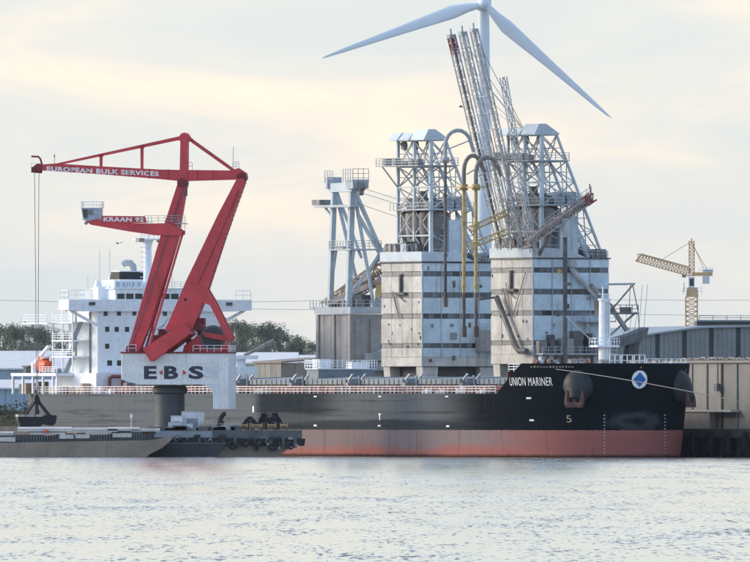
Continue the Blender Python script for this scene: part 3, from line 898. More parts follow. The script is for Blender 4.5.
# front windows
def fwin(px, py, w=.72, h_=.8):
    y_ = (px-159)/6.167/CT
    m2 = MB(); m2.box(-TB+.0,-TB+.05,y_-w/2,y_+w/2,zz_(py)-h_/2,zz_(py)+h_/2); m2.build('window', M['glass'], house)
for px, py in ((106,313.5),(119.3,313.2),(134.5,313),(150,313.3),(165,313.2),(181,313.3),(196,313.2),(107.6,329.2),(117,329.4),(127.3,329.3),(140,329.3),(153,329.3),(168,329.3),(182,329.3),(197,329.3),(107.6,346.2),(140,346),(168,346),(197,346)):
    fwin(px, py)
for px in (110,119.7,131,146,160,175,190,205): fwin(px, 363, .85, .85)
m2 = MB(); m2.box(-TB,-TB+.16,-10.9,10.9,zz_(309),zz_(308)); m2.build('front_ledge', M['ship_white'], house)
# starboard balconies, stairs and posts
for py in (322,340,356):
    m2 = MB(); m2.box(-TB-11.5,-TB-3.2,-14.0,-10.9,zz_(py)-.25,zz_(py)); bal = m2.build('balcony', M['ship_white'], house)
    m2 = MB(); m2.rail([(-TB-3.2,-13.9,zz_(py)),(-TB-11.4,-13.9,zz_(py)),(-TB-11.4,-10.9,zz_(py))], 1.1, 1.2, .09, 3); m2.build('balcony_railing', M['ship_white'], bal, kind='stuff')
    m2 = MB(); m2.box(-TB-9,-TB-8.2,-10.96,-10.9,zz_(py),zz_(py)+1.9); m2.build('side_door', M['machine'], house)
m2 = MB(); m2.box(-TB-20,-TB-9.5,-15.6,-10.9,zz_(324),zz_(322.6)); wingdeck = m2.build('boat_deck', M['ship_white'], ship)
for (x_, y_) in ((-3.4,-13.8),(-7.4,-13.8),(-11.2,-13.8)):
    m2 = MB(); m2.bar((-TB+x_,y_,zz_(372)),(-TB+x_,y_,zz_(310)),.2); m2.build('balcony_post', M['ship_white'], house)
for (z0,z1,x_) in ((372,356,-9),(356,340,-7.5),(340,322,-6)):
    m2 = MB(); m2.bar((-TB+x_,-12.6,zz_(z0)),(-TB+x_+3.2,-12.6,zz_(z1)),.9,.12); m2.build('stair', M['steel'], house)
m2 = MB(); m2.bar((-TB-18,-14.5,zz_(323)),(-TB-12.2,-11.2,zz_(331)),.3); m2.rail([(-TB-10,-15.5,zz_(322.6)),(-TB-20,-15.5,zz_(322.6)),(-TB-20,-11,zz_(322.6))],1.3,1.6,.08,3); m2.build('boat_deck_railing', M['ship_white'], wingdeck, kind='stuff')
m2 = MB(); m2.tube([(-TB-2.6,-11.1,zz_(376)),(-TB-2.6,-11.1,zz_(312))], .16, 8); m2.build('drain_pipe', M['rust'], house)
# lower poop deck slab, lifeboat, davit, fan housing
m2 = MB(); m2.box(-TB-24,-TB-6,-15.6,12,zz_(376),zz_(373)); pd = m2.build('poop_deck', M['ship_white'], ship)
m2 = MB(); m2.rail([(-TB-6,-15.4,zz_(373)),(-TB-13,-15.4,zz_(373))],1.0,1.2,.09,3)
for x_ in (-24,-20,-16,-12,-8,-6.4): m2.bar((-TB+x_,-15.2,ZD),(-TB+x_,-15.2,zz_(376)),.35)
m2.build('deck_post', M['ship_white'], pd, kind='stuff')
lb = thing('lifeboat', 'small orange enclosed lifeboat on the ship stern below a white davit', 'lifeboat', qpt(TB+15.2,-13.6,zz_(373)), ROT)
m2 = MB(); 
vs = []; n = 12; prof = [(-2.4,.1,1.2),(-2.0,.8,1.2),(-1.0,1.1,1.15),(.6,1.1,1.15),(1.8,.85,1.2),(2.4,.1,1.3)]
for x_, r_, c_ in prof:
    for i in range(n):
        th = 2*math.pi*i/n
        vs.append((x_, math.cos(th)*r_, c_+math.sin(th)*r_*1.0))
m2.add(vs, [(k*n+i,k*n+(i+1)%n,(k+1)*n+(i+1)%n,(k+1)*n+i) for k in range(len(prof)-1) for i in range(n)])
m2.build('boat_hull', M['orange'], lb, smooth=True)
m2 = MB(); m2.box(-1.1,.7,-.6,.6,2.1,2.75); m2.build('canopy', M['orange'], lb)
m2 = MB(); m2.box(-1.6,-1.3,-.8,.8,0,.4); m2.box(1.1,1.4,-.8,.8,0,.4); m2.build('cradle', M['steel'], lb)
m2 = MB(); m2.bar((-TB-19.5,-13.6,zz_(364)),(-TB-14.8,-13.0,zz_(346)),.42); m2.bar((-TB-14,-12.6,zz_(373)),(-TB-14,-12.6,zz_(357)),.4); m2.bar((-TB-14.2,-14.6,zz_(358)),(-TB-14.2,-12.4,zz_(355)),.35); m2.bar((-TB-19.5,-13.6,zz_(373)),(-TB-19.5,-13.6,zz_(362)),.55); m2.build('davit', M['ship_white'], pd)
m2 = MB(); m2.tube([(-TB-22,-13,zz_(373)),(-TB-22,-13,zz_(367))],1.2,12); m2.box(-TB-23.2,-TB-20.8,-14,-11.6,zz_(367),zz_(365.4)); m2.build('fan_housing', M['steel_dark'], pd)
for k in range(12):
    x_ = -TB-24+k*2.2+random.uniform(-.5,.5)
    m2 = MB(); m2.box(x_,x_+random.uniform(.5,1.5),-14,-12.2,ZD,ZD+random.uniform(.7,2.2)); m2.build('deck_fitting', M[random.choice(['machine','ship_white','steel_dark','tan_steel'])], ship)
for (pa, pb) in ((100,112),(113,126),(134,148)):
    ya = (pa-159)/6.167/CT; yb = (pb-159)/6.167/CT
    m2 = MB(); m2.tube([(-TB+4,ya,zz_(388)),(-TB+4,ya,zz_(378)),(-TB+4,ya+.4,zz_(376.5)),(-TB+4,yb,zz_(376.5))], .3, 8); m2.build('deck_pipe', M['deck_red'], ship, smooth=True)

# mooring line from the bow to the quay
ml = MB()
pa = Vector(hp(t_for_px(556,-1,13.7), 13.6, -1, .1)); 
a_ = qpt(-pa.x, pa.y, pa.z)
b_ = Vector((X(790,2960), 2960, Z(413,2960)))
mid = Vector((X(664,2975), 2975, Z(386.5,2975)))
pl = []
for k in range(25):
    u = k/24
    p = a_*(1-u)*(1-u) + (mid*2-(a_+b_)*.5)*2*u*(1-u) + b_*u*u
    pl.append(p)
ml.tube(pl, .065, 6)
tag(ml.build('mooring_rope', M['rope']), 'pale mooring rope stretched from the black bow towards the right', 'rope')
bd = thing('mooring_dolphin', 'dark mooring post at the right end of the bow rope', 'post', (b_.x, b_.y, 0))
m2 = MB(); m2.tube([(0,0,-1),(0,0,b_.z+.3)], .7, 12); m2.build('post', M['pile'], bd)

# ------------------------------------------------------------------ grain elevator towers
def tower_frame(name, px, v, label, group=None):
    t = t_of(px, v)
    return thing(name, label, 'silo tower' if 'tower' in name else 'building', qpt(t, v, QZ), ROT, group)
WX, WY = 15.6, 13.4       # depth (along the quay) and width of a tower
def elevator(px, label, dz0):
    tw = tower_frame('elevator_tower', px, 24.0, label)
    D = QZ - dz0
    def part(mb_, name, mat, parent=tw, **k): return mb_.build(name, M[mat] if isinstance(mat, str) else mat, parent, dz=D, **k)
    zt = 31.2
    bands = [(29.1,29.8),(25.65,26.4),(22.3,23.0),(17.6,18.25)]
    rows = [(29.86,zt-.05),(26.46,29.04),(23.06,25.59),(18.31,22.24),(16.1,17.54)]
    m2 = MB(); m2.box(-WX+.25,-.25,.25,WY-.25,14.5,zt); core = part(m2, 'core', 'shed_dark')
    cw = WY/4
    for c in range(4):
        for (z0,z1) in rows:
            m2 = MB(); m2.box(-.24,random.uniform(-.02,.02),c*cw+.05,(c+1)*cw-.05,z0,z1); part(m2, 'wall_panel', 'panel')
        for (z0,z1) in bands:
            n = random.choice((2,3,3))
            for i in range(n):
                y0_ = c*cw+.1+i*(cw-.2)/n
                m2 = MB(); m2.box(-.24,-.10,y0_+.03,y0_+(cw-.2)/n-.03,z0,z1); part(m2, 'window_pane', random.choice(['glass','band','band','band']))
    sw = WX/4
    for c in range(4):
        for (z0,z1) in rows:
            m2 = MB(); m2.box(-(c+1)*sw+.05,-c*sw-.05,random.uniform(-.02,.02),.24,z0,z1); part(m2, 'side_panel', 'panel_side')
        for (z0,z1) in bands:
            m2 = MB(); m2.box(-(c+1)*sw+.1,-c*sw-.1,.1,.24,z0,z1); part(m2, 'louvre', 'concrete' if random.random()<.2 else 'grey_band')
    m2 = MB(); m2.box(-.1,.12,-.12,.1,14.6,zt); part(m2, 'corner_post', 'steel')
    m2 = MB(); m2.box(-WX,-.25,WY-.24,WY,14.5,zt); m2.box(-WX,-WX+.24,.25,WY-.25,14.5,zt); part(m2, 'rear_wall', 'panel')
    # skirt and legs
    m2 = MB(); m2.box(-WX+.02,-.02,.02,WY-.02,14.6,16.06); part(m2, 'skirt', 'panel_side')
    for (x_, y_) in ((-1.6,1.6),(-1.6,WY-1.6),(-WX+1.6,1.6),(-WX+1.6,WY-1.6)):
        m2 = MB()
        m2.prism([(y_-1.4,14.6),(y_+1.4,14.6),(y_+.7,QZ-dz0),(y_-.7,QZ-dz0)], x_-1.2, x_+1.2, 'x'); part(m2, 'leg', 'panel_side')
    m2 = MB(); m2.box(-WX+2,-2,2,WY-2,12.6,14.5); part(m2, 'hopper_floor', 'steel_dark')
    # roof parapet with a raised hood along the ship side
    m2 = MB(); m2.box(-WX-.2,.2,-.2,WY+.2,zt,zt+.22); part(m2, 'roof_slab', 'steel_dark')
    m2 = MB(); m2.prism([(-.25,zt+.24),(9.2,zt+.24),(6.5,zt+1.35),(3.4,zt+1.75),(-.25,zt+1.8)], -WX, .25, 'x'); part(m2, 'roof_hood', 'steel_light')
    # headframe: three portal frames along the quay direction
    xs = (-1.0,-7.2,-13.4)
    zp, zr, zm = 46.9, 50.9, 39.8
    def lean(z): return 4.6 + (12.9-4.6)*(zr-z)/(zr-zt)
    for i, x_ in enumerate(xs):
        m2 = MB(); m2.bar((x_,2.0,zt),(x_,2.0,zr),.55 if i == 0 else .42); part(m2, 'column', 'steel_light')
        m2 = MB(); m2.bar((x_,lean(zr),zr),(x_,lean(zt),zt),.34); part(m2, 'raking_leg', 'steel_light')
        for z_ in (zr, zp-.2, zm, 43.4, 35.6):
            m2 = MB(); m2.bar((x_,2.0,z_),(x_,lean(z_),z_),.24 if z_ in (zr,zp-.2,zm) else .14); part(m2, 'beam', 'steel_light')
        lv = [zt,35.6,zm,43.4,zp-.2,zr]
        for a_, b_ in zip(lv, lv[1:]):
            m2 = MB(); m2.bar((x_,2.0,a_),(x_,lean(b_),b_),.17); part(m2, 'brace', 'steel')
            if i != 1:
                m2 = MB(); m2.bar((x_,lean(a_),a_),(x_,2.0,b_),.14); part(m2, 'brace', 'steel')
        m2 = MB(); m2.bar((x_,8.3,zt),(x_,8.3,lean(0) and zr-(8.3-4.6)/(12.9-4.6)*(zr-zt)),.16); part(m2, 'strut', 'steel')
    for y_, lv in ((2.0,(zt,35.6,zm,43.4,zp-.2,zr)),(None,(zt,zm,zp-.2,zr))):
        for a_, b_ in zip(lv, lv[1:]):
            ya = 2.0 if y_ else lean(a_); yb = 2.0 if y_ else lean(b_)
            m2 = MB(); m2.bar((xs[0],yb,b_),(xs[2],yb,b_),.24); part(m2, 'beam', 'steel_light')
            for p_, q_ in ((0,1),(1,0),(1,2),(2,1)):
                m2 = MB(); m2.bar((xs[p_],ya,a_),(xs[q_],yb,b_),.15); part(m2, 'brace', 'steel')
    for i, x_ in enumerate(xs):
        for a_, b_ in ((zt,zm),(zm,zp-.2)):
            m2 = MB(); m2.bar((x_,lean(a_)*.55+.9,a_),(x_,lean(b_)*.75+.5,b_),.13); part(m2, 'brace', 'steel_light')
            m2 = MB(); m2.bar((x_,lean(a_),a_),(x_,lean((a_+b_)/2)*.4+1.2,(a_+b_)/2),.12); part(m2, 'brace', 'steel_light')
        for z_ in (33.4,37.7,41.6,45.0,48.8):
            m2 = MB(); m2.bar((x_,2.0,z_),(x_,lean(z_),z_),.10); part(m2, 'beam', 'steel')
            m2 = MB(); m2.bar((xs[0],lean(z_),z_),(xs[2],lean(z_),z_),.10); part(m2, 'beam', 'steel')
    # platform and rails
    m2 = MB(); m2.box(-15.8,.2,-.9,6.4,zp-.16,zp); pf = part(m2, 'platform', 'steel')
    m2 = MB(); m2.rail([(-15.8,6.3,zp),(-15.8,-.8,zp),(.1,-.8,zp),(.1,6.3,zp)], 1.15, 1.2, .09, 3); part(m2, 'platform_railing', 'steel', pf, kind='stuff')
    for x_ in (-14.6,-11,-8.2,-4.8,-2.6):
        m2 = MB(); m2.box(x_-.5,x_+.4,.2,1.2,zp,zp+random.uniform(.6,1.4)); part(m2, 'motor', 'machine')
    for x_ in (-13.4,-7.2,-1.0):
        m2 = MB(); m2.bar((x_,-.8,zp-.2),(x_,2.0,zp-3.6),.2); part(m2, 'knee_brace', 'steel_light')
    m2 = MB(); m2.box(-14.6,.3,1.0,9.2,zm-.14,zm); pf2 = part(m2, 'platform', 'steel')
    m2 = MB(); m2.rail([(-14.6,1.1,zm),(.2,1.1,zm),(.2,9.0,zm)], 1.1, 1.3, .09, 2); part(m2, 'platform_railing', 'steel', pf2, kind='stuff')
    # sheet hoods over the top sheaves
    for i, x_ in enumerate((-12.6,-8.3,-3.2)):
        ln = (3.6,3.8,5.2)[i]
        m2 = MB()
        hh = (1.25,1.2,1.75)[i]
        m2.prism([(.6,zr),(4.9,zr),(4.9,zr+.25),(2.6,zr+hh),(1.4,zr+hh),(.6,zr+.2)], x_-ln/2, x_+ln/2, 'x'); part(m2, 'sheave_hood', 'steel_light')
        m2 = MB(); m2.tube([(x_,2.4,zr-.8),(x_,3.0,zr-.8)], .7, 12); part(m2, 'sheave', 'machine')
    # filters, cyclones, tank, ducts and machines on the roof
    for i, (x_, y_) in enumerate(((-1.9,3.2),(-4.6,3.0),(-7.4,3.0),(-10.2,3.2),(-12.9,3.6),(-5.6,6.0))):
        m2 = MB(); m2.tube([(x_,y_,zt+.3),(x_,y_,zt+2.6),(x_,y_,zt+5.4),(x_,y_,zt+8.0),(x_,y_,zt+8.4)], [.5,.75,1.28,1.28,.8], 12); part(m2, 'cyclone', 'machine', smooth=True)
    m2 = MB(); m2.box(-4.4,-.5,5.0,8.0,zt+.25,zt+6.9); part(m2, 'filter_house', 'panel')
    m2 = MB(); m2.tube([(-4.8,5.4,zm+1.0),(-1.4,5.4,zm+1.0)], 1.0, 14); m2.box(-6.6,-1.2,6.6,8.2,zm,zm+2.1); part(m2, 'drum', 'steel')
    m2 = MB(); m2.box(-11.6,-6,2.6,6.4,zm,zm+1.9); m2.box(-5.4,-2.2,2.6,4.4,zm,zm+1.5); m2.tube([(-9,4.4,zm+1.9),(-9,4.4,zm+3.0)],.7,10); part(m2, 'fan_housing', 'machine')
    for i in range(3):
        m2 = MB(); y_ = 7.2+i*.95; m2.tube([(-1.4-i*1.5,y_-.2,zt+6.6),(-1.4-i*1.5,y_+.4,zt+5.2),(-1.4-i*1.5,y_+3.2,zt+.3)], .42, 8); part(m2, 'duct', 'steel_light', smooth=True)
    for k in range(40):
        x_ = random.uniform(-15.2,-.6); y_ = random.choice((random.uniform(.2,1.6), random.uniform(9.5,12.8)))
        z0_ = zt+.22
        s_ = random.uniform(.4,1.1)
        if y_ < 2: x_ = random.uniform(-15.4,-3.5); z0_ = zt+1.75
        m2 = MB(); m2.box(x_-s_,x_+s_,y_-s_*.6,y_+s_*.6,z0_,z0_+random.uniform(.5,1.8))
        m2.tube([(x_,y_-s_*.7,z0_+.8),(x_,y_+s_*.7,z0_+.8)], .6, 8); part(m2, 'roof_machine', random.choice(['machine','machine','steel_dark','steel']))
    m2 = MB(); m2.rail([(-.1,9.5,zt+.22),(-.1,13.2,zt+.22),(-8,13.2,zt+.22)], 1.1, 1.0, .08, 2); part(m2, 'roof_railing', 'steel', kind='stuff')
    # small fittings bolted to the ship-side wall
    m2 = MB(); m2.bar((-7.6,-.25,29.4),(-7.6,-.25,26.4),.5); m2.box(-9.2,-5.8,-.6,0,26.1,26.5); part(m2, 'wall_winch', 'steel_dark')
    m2 = MB(); m2.bar((-10.6,-.3,26.6),(-8.2,-.3,22.4),.18); m2.bar((-10.6,-.3,26.6),(-6,-.3,25.0),.14); part(m2, 'wall_arm', 'machine')
    for k in range(13):
        x_ = random.uniform(-15.2,-.5); z_ = random.choice((random.uniform(17.8,22),random.uniform(16.2,30.5)))
        m2 = MB(); w_ = random.uniform(.08,.2); m2.box(x_-w_,x_+w_,-.12,.02,z_,z_+random.uniform(.2,.6)); part(m2, 'wall_fitting', random.choice(['machine','steel_dark','rust']))
    for k in range(9):
        y_ = random.uniform(.5,12.6); z_ = random.uniform(14.8,30)
        m2 = MB(); w_ = random.uniform(.1,.3); m2.box(0,.15,y_-w_,y_+w_,z_,z_+random.uniform(.2,.8)); part(m2, 'wall_fitting', random.choice(['machine','steel_dark']))
    for y_ in (cw, 2*cw, 3*cw):
        m2 = MB(); m2.box(.0,.10,y_-.06,y_+.06,16.1,zt-.1); part(m2, 'cover_strip', 'steel')
    return tw, part, zt, D

t1, part1, zt, D1 = elevator(422.3, 'pale panelled grain elevator tower between the brown silo and the right tower', -.35)
# extra equipment box on the first tower
m2 = MB(); m2.box(.05,2.0,9.4,13.4,17.0,20.4); part1(m2, 'equipment_box', 'concrete')
m2 = MB(); m2.rail([(2,9.4,20.4),(2,13.4,20.4)],1.0,1,.1,2); part1(m2, 'box_railing', 'steel', kind='stuff')
m2 = MB(); m2.box(0,.4,5.0,6.0,19.0,20.0); part1(m2, 'equipment_box', 'machine')
t2, part2, zt, D2 = elevator(533.0, 'pale panelled grain elevator tower with raised booms behind the ship bow', 0.0)

# --- raised luffing booms of the right tower
for i, x_ in enumerate((-12.0,-8.0,-4.0)):
    a_ = Vector((x_, .4, zt+1.0)); b_ = Vector((x_, -8.7+.1*i, 66.8+.4*i))
    m2 = MB()
    d = (b_-a_).normalized(); sd_ = Vector((1,0,0)); nn = d.cross(sd_)
    for s_ in (-1,1):
        for q in (-1,1):
            c_ = sd_*s_*.68+nn*q*.5
            m2.bar(a_+c_, b_+c_*.8, .11)
    bm_ = part2(m2, 'boom', 'boom_grey')
    m2 = MB(); m2.lattice(a_, b_, 1.3, .98, (1,0,0), 28, .05, .062); part2(m2, 'lacing', 'boom_grey', bm_, kind='stuff')
    m2 = MB(); m2.box(b_.x-.6,b_.x+.6,b_.y-.5,b_.y+.5,b_.z-.5,b_.z+.1); m2.bar(b_,b_+Vector((0,-.1,1.0)),.22); part2(m2, 'boom_head', 'steel', bm_)
    m2 = MB(); m2.tube([a_+nn*.1, b_+nn*.1], .17, 8); part2(m2, 'conveyor_pipe', ('steel_dark','steel_light','steel')[i], bm_)
    if i == 0:
        m2 = MB(); m2.lattice(b_-(b_-a_)*.085, b_, 1.05, .9, (1,0,0), 3, .18, .12); part2(m2, 'red_head', 'red_dark', bm_, kind='stuff')
    m2 = MB(); m2.bar(b_-d*1.5, (-7.2,2.4,50.9), .07); m2.bar(b_-d*9, (-7.2,2.6,50.9), .05); part2(m2, 'hoist_wire', 'wire', bm_)
    m2 = MB()
    for k in range(12):
        p = a_.lerp(b_, .1+k*.076); m2.bar(p+Vector((-1.2,0,0)), p+Vector((4.2 if i < 2 else 1.6,0,.0)), .11); m2.bar(p+Vector((.9,0,.6)), p+Vector((.9,-.4,2.4)), .08)
    part2(m2, 'walkway_bar', 'steel', bm_, kind='stuff')
# slender ladder mast beside the booms
m2 = MB(); m2.lattice((0.8,-.2,zt+1),(0.8,-5.6,60.0),1.0,.8,(1,0,0),22,.10,.09); part2(m2, 'ladder_mast', 'steel', kind='stuff')
# --- gooseneck spouts hanging over the hold
def spout(x_, ya, z_bot, z_el, ztop_, yend, zend, cols, r=.42):
    root = MB()
    pts = [(x_,ya,z_el),(x_,ya,ztop_-2.4)]
    N = 8
    for k in range(1, N+1):
        th = math.pi*k/N*.92
        yc = (ya+yend)/2; rr = (yend-ya)/2
        pts.append((x_, yc-rr*math.cos(th), ztop_-2.4+2.4*math.sin(th)))
    pts.append((x_+.2, yend+.4, zend))
    root.tube(pts, r, 10)
    g_ = part2(root, 'gooseneck', cols[0], smooth=True)
    m2 = MB(); m2.tube([(x_,ya,z_el+.3),(x_,ya,z_bot+7)], r*.82, 10); part2(m2, 'spout_pipe', cols[1], g_, smooth=True)
    m2 = MB(); m2.tube([(x_,ya,z_bot+7),(x_,ya,z_bot+1.6)], r*.82, 10); part2(m2, 'lower_pipe', cols[2], g_, smooth=True)
    m2 = MB(); m2.tube([(x_,ya,z_bot+1.7),(x_,ya,z_bot)], r*1.35, 10); part2(m2, 'nozzle', 'steel_dark', g_)
    m2 = MB(); m2.tube([(x_,ya,z_el-.5),(x_,ya,z_el+.5)], [r*1.9,r*1.9], 10); m2.box(x_-1.3,x_+1.3,ya-1.1,ya+1.1,z_el-.12,z_el+.12); part2(m2, 'flange', cols[3], g_)
    for k in range(3):
        zq = z_bot+8+(z_el-z_bot-9)*k/3
        m2 = MB(); m2.tube([(x_,ya,zq),(x_,ya,zq+.4)], r*1.25, 10); part2(m2, 'collar', cols[1], g_)
    m2 = MB(); m2.bar((x_,ya+.5,ztop_-3.0),(x_,yend-.2,ztop_-1.6),.18); part2(m2, 'stay', 'steel', g_)
    return g_
zpx = lambda py: Z(py, 3090)
spout(-8.0,-11.6, zpx(307), zpx(160), zpx(130), -7.1, zpx(152), ('steel','steel_dark','steel_dark','steel'), .31)
spout(-10.0,-7.4, zpx(337), zpx(187), zpx(155), -4.2, zpx(172), ('machine','yellow','steel_dark','yellow'), .34)
spout(-7.2,-6.6, zpx(337), zpx(187), zpx(157), -2.6, zpx(176), ('machine','yellow','steel_dark','yellow'), .35)
# yellow carrier beams
for k, (z0,z1) in enumerate(((33.2,35.6),(35.9,38.6))):
    m2 = MB(); m2.lattice((-7.0,-7.8,z0),(-7.0,-1.2,z1),.7,.8,(1,0,0),7,.13,.07); part2(m2, 'carrier_beam', 'yellow', kind='stuff')
# --- lowered boom in front of the headframe, pointing up to the right, and its spout
a_ = Vector((3.0,-2.4,33.7)); b_ = Vector((3.0,8.8,40.9))
m2 = MB(); m2.lattice(a_, b_, 1.3, 1.1, (1,0,0), 12, .2, .12); lbm = part2(m2, 'boom', 'rust', kind='stuff')
m2 = MB(); m2.tube([a_+Vector((0,0,-.1)), b_+Vector((0,0,-.1))], .34, 8); part2(m2, 'conveyor_pipe', 'rust', lbm)
m2 = MB(); m2.lattice(a_.lerp(b_,.9), b_+Vector((0,.3,.2)), 1.4, 1.2, (1,0,0), 2, .2, .14); m2.bar(b_,b_+Vector((0,-.3,2.2)),.14); part2(m2, 'red_head', 'red_dark', lbm, kind='stuff')
m2 = MB(); m2.rail([tuple(a_.lerp(b_,.2)+Vector((0,0,.6))), tuple(b_+Vector((0,0,.6)))], 1.2, 1.0, .08, 2); part2(m2, 'boom_railing', 'boom_grey', lbm, kind='stuff')
m2 = MB(); m2.tube([(3.0,4.2,37.6),(3.0,4.2,34.6)], .75, 10); part2(m2, 'spout_head', 'steel', lbm)
m2 = MB(); m2.tube([(3.0,4.2,35),(3.0,4.2,14.6)], .36, 10); part2(m2, 'spout_pipe', 'steel_dark', lbm)
m2 = MB(); m2.bar((.2,-1.6,33.0),(3.0,-1.8,33.2),.5); m2.bar((.2,1,zt+.6),(3.0,1.4,35.2),.35); part2(m2, 'bracket', 'machine', lbm)
m2 = MB(); m2.box(2.3,2.9,3.2,3.8,28.9,29.6); part2(m2, 'work_lamp', 'amber', lbm)
# slanting chute pipes on the walls
m2 = MB(); m2.tube([(.6,6.4,30.8),(.6,6.5,29.6),(1.0,11.6,24.2),(1.2,13.0,23.4)], .42, 8); m2.box(.2,1.2,5.9,7.1,30.0,31.0); part2(m2, 'chute_pipe', 'boom_grey', smooth=True)
m2 = MB(); m2.tube([(.9,9.6,27.0),(1.0,11.2,25.2)], .55, 8); part2(m2, 'chute_sleeve', 'rust')
m2 = MB(); m2.tube([(-11.4,-1.0,25.2),(-11.2,-1.0,25.0),(-4.4,-1.0,17.4),(-3.0,-1.0,16.6),(-.4,-.9,16.6)], .46, 8); m2.tube([(-11.4,-1.0,25.2),(-11.6,-4.0,24.8)], .18, 6); part2(m2, 'chute_pipe', 'steel_dark', smooth=True)
m2 = MB(); m2.bar((-7,-.3,22),(-2.2,-.3,29),.12); m2.bar((-7,-.3,22),(-9.5,-.3,27.5),.12); part2(m2, 'wall_arm', 'machine')
# lower service deck on the front with pipes and boxes
m2 = MB(); m2.box(.05,3.0,.3,13.4,16.0,16.25); sd2 = part2(m2, 'service_deck', 'steel')
m2 = MB(); m2.rail([(2.9,.3,16.25),(2.9,13.4,16.25)],1.0,1.1,.08,2); m2.rail([(.2,7.6,21.4),(2.5,7.6,21.4),(2.5,13.3,21.4)],1.0,1.1,.08,2); part2(m2, 'service_railing', 'steel', sd2, kind='stuff')
m2 = MB(); m2.box(.05,2.6,7.6,13.4,21.2,21.4); part2(m2, 'service_deck', 'steel')
for (y_,w_,z0,z1,mt) in ((1.0,.7,16.25,18.2,'machine'),(2.7,.4,16.25,19.2,'steel_dark'),(5.4,1.1,16.25,18.6,'concrete'),(7.2,.8,16.25,19.8,'steel_dark'),(9.3,.4,16.25,19.4,'steel_dark'),(10.9,.9,16.25,18.2,'machine'),(12.4,.6,16.25,18.8,'steel')):
    m2 = MB(); m2.box(.1,1.6,y_-w_,y_+w_,z0,z1); part2(m2, 'equipment_box', mt)
for k in range(10):
    y_ = .8+k*1.3; m2 = MB(); m2.box(1.2,2.4,y_-.35,y_+.35,14.6,14.6+random.uniform(.7,1.5)); part2(m2, 'deck_machine', random.choice(['machine','concrete','steel','tan_steel']))
m2 = MB(); m2.box(.02,.10,10.8,12.4,22.2,24.6); part2(m2, 'wooden_patch', 'tan_steel')
m2 = MB(); m2.bar((2.4,8.4,21),(2.4,12.4,15),.14); part2(m2, 'stair', 'steel')
# outrigger platform and hopper on the far right end
m2 = MB(); m2.bar((-1,13.4,27.2),(-1,18.4,27.3),.32); outr = part2(m2, 'outrigger_beam', 'steel')
for a_, b_, w_ in (((-1,18.2,27.3),(-1,13.4,22.2),.22),((-1,13.4,24.6),(-1,17.0,19.9),.6),((-1,18.6,22.8),(-1,13.4,18.6),.26),((-1,18.0,27.3),(-1,19.0,22.8),.12),((-1,17.6,27.3),(-1,17.4,22.8),.08),((-4,13.4,27.2),(-4,18.2,27.2),.2),((-1,19.0,22.8),(-1,19.2,19.8),.1)):
    m2 = MB(); m2.bar(a_, b_, w_); part2(m2, 'outrigger_strut', 'machine', outr)
m2 = MB(); m2.box(-4,-.5,13.4,18.9,22.5,22.75); m2.box(-2,-1,16.2,17.8,22.75,23.6); part2(m2, 'outrigger_platform', 'machine', outr)
m2 = MB(); m2.rail([(-.6,13.5,22.75),(-.6,18.8,22.75)],1.2,1.0,.1,2); part2(m2, 'outrigger_railing', 'machine', outr, kind='stuff')
m2 = MB(); m2.prism([(13.4,18.2),(18.0,19.4),(20.6,20.4),(20.3,19.2),(19.0,18.0),(13.4,16.9)], -3.6, -.4, 'x'); part2(m2, 'hopper', 'steel_dark', outr)
m2 = MB(); m2.prism([(17.6,18.2),(19.4,18.4),(19.0,15.4),(18.0,12.8),(16.6,12.8),(17.2,15.2)], -2.8, -1.2, 'x'); part2(m2, 'drop_chute', 'steel_dark', outr)
for k in range(5):
    m2 = MB(); y_ = 14.6+k*.9; m2.bar((-.5,y_+1.5,18.8+k*.2),(-.5,y_+2.2,27.2 if k>2 else 22.6),.05); part2(m2, 'stay_wire', 'wire', outr)

# ------------------------------------------------------------------ brown silo with white steel A-frame (left)
t0w = tower_frame('silo_tower', 352.0, 24.0, 'brown concrete silo carrying a white steel A-frame, left of the panelled towers')
def p0(mb_, name, mat, parent=t0w, **k): return mb_.build(name, M[mat], parent, dz=QZ, **k)
z0t = 23.9
m2 = MB(); m2.box(-13.2,0,0,10.5,QZ,z0t-1.2); body0 = p0(m2, 'silo_body', 'concrete')
for k in range(3):
    x_ = -.5-k*6.1; m2 = MB(); m2.box(x_-.45,x_+.45,-.35,0,QZ,z0t-1.2); p0(m2, 'pilaster', 'concrete')
for k in range(4):
    x_ = -2.0-k*3.05; m2 = MB(); m2.tube([(x_,1.7,QZ),(x_,1.7,z0t-1.4)], 1.95, 20); p0(m2, 'silo_cell', 'concrete', smooth=True)
for k in range(4):
    m2 = MB(); m2.box(0,.25,.6+k*2.6,2.6+k*2.6,12,22); p0(m2, 'wall_panel', 'concrete')
m2 = MB(); m2.box(-13.6,.4,-.5,8.0,z0t-1.1,z0t); p0(m2, 'ring_beam', 'steel')
m2 = MB(); m2.rail([(-14.8,-.6,z0t),(-13.6,-.6,z0t),(.3,-.6,z0t),(.3,8,z0t)],1.1,1.2,.09,2); m2.box(-15.2,-13.4,-.6,2,z0t-.3,z0t); p0(m2, 'roof_railing', 'steel', kind='stuff')
m2 = MB(); m2.box(-4,-.3,6,10.4,z0t,z0t+2.6); p0(m2, 'roof_house', 'steel_light')
for k in range(8):
    x_ = random.uniform(-12.5,-.8); y_ = random.uniform(.4,5)
    m2 = MB(); s_ = random.uniform(.4,.9); m2.box(x_-s_,x_+s_,y_-s_,y_+s_,z0t,z0t+random.uniform(.6,2)); p0(m2, 'roof_machine', random.choice(['machine','steel','steel_dark']))
m2 = MB(); m2.box(.25,1.8,2,6,15.2,16.4); m2.box(.25,1.4,4,10,13.6,15.0); m2.prism([(1,15),(6,17.8),(6.3,17.4),(1.3,14.6)], .3, .9, 'x'); p0(m2, 'loading_gallery', 'steel')
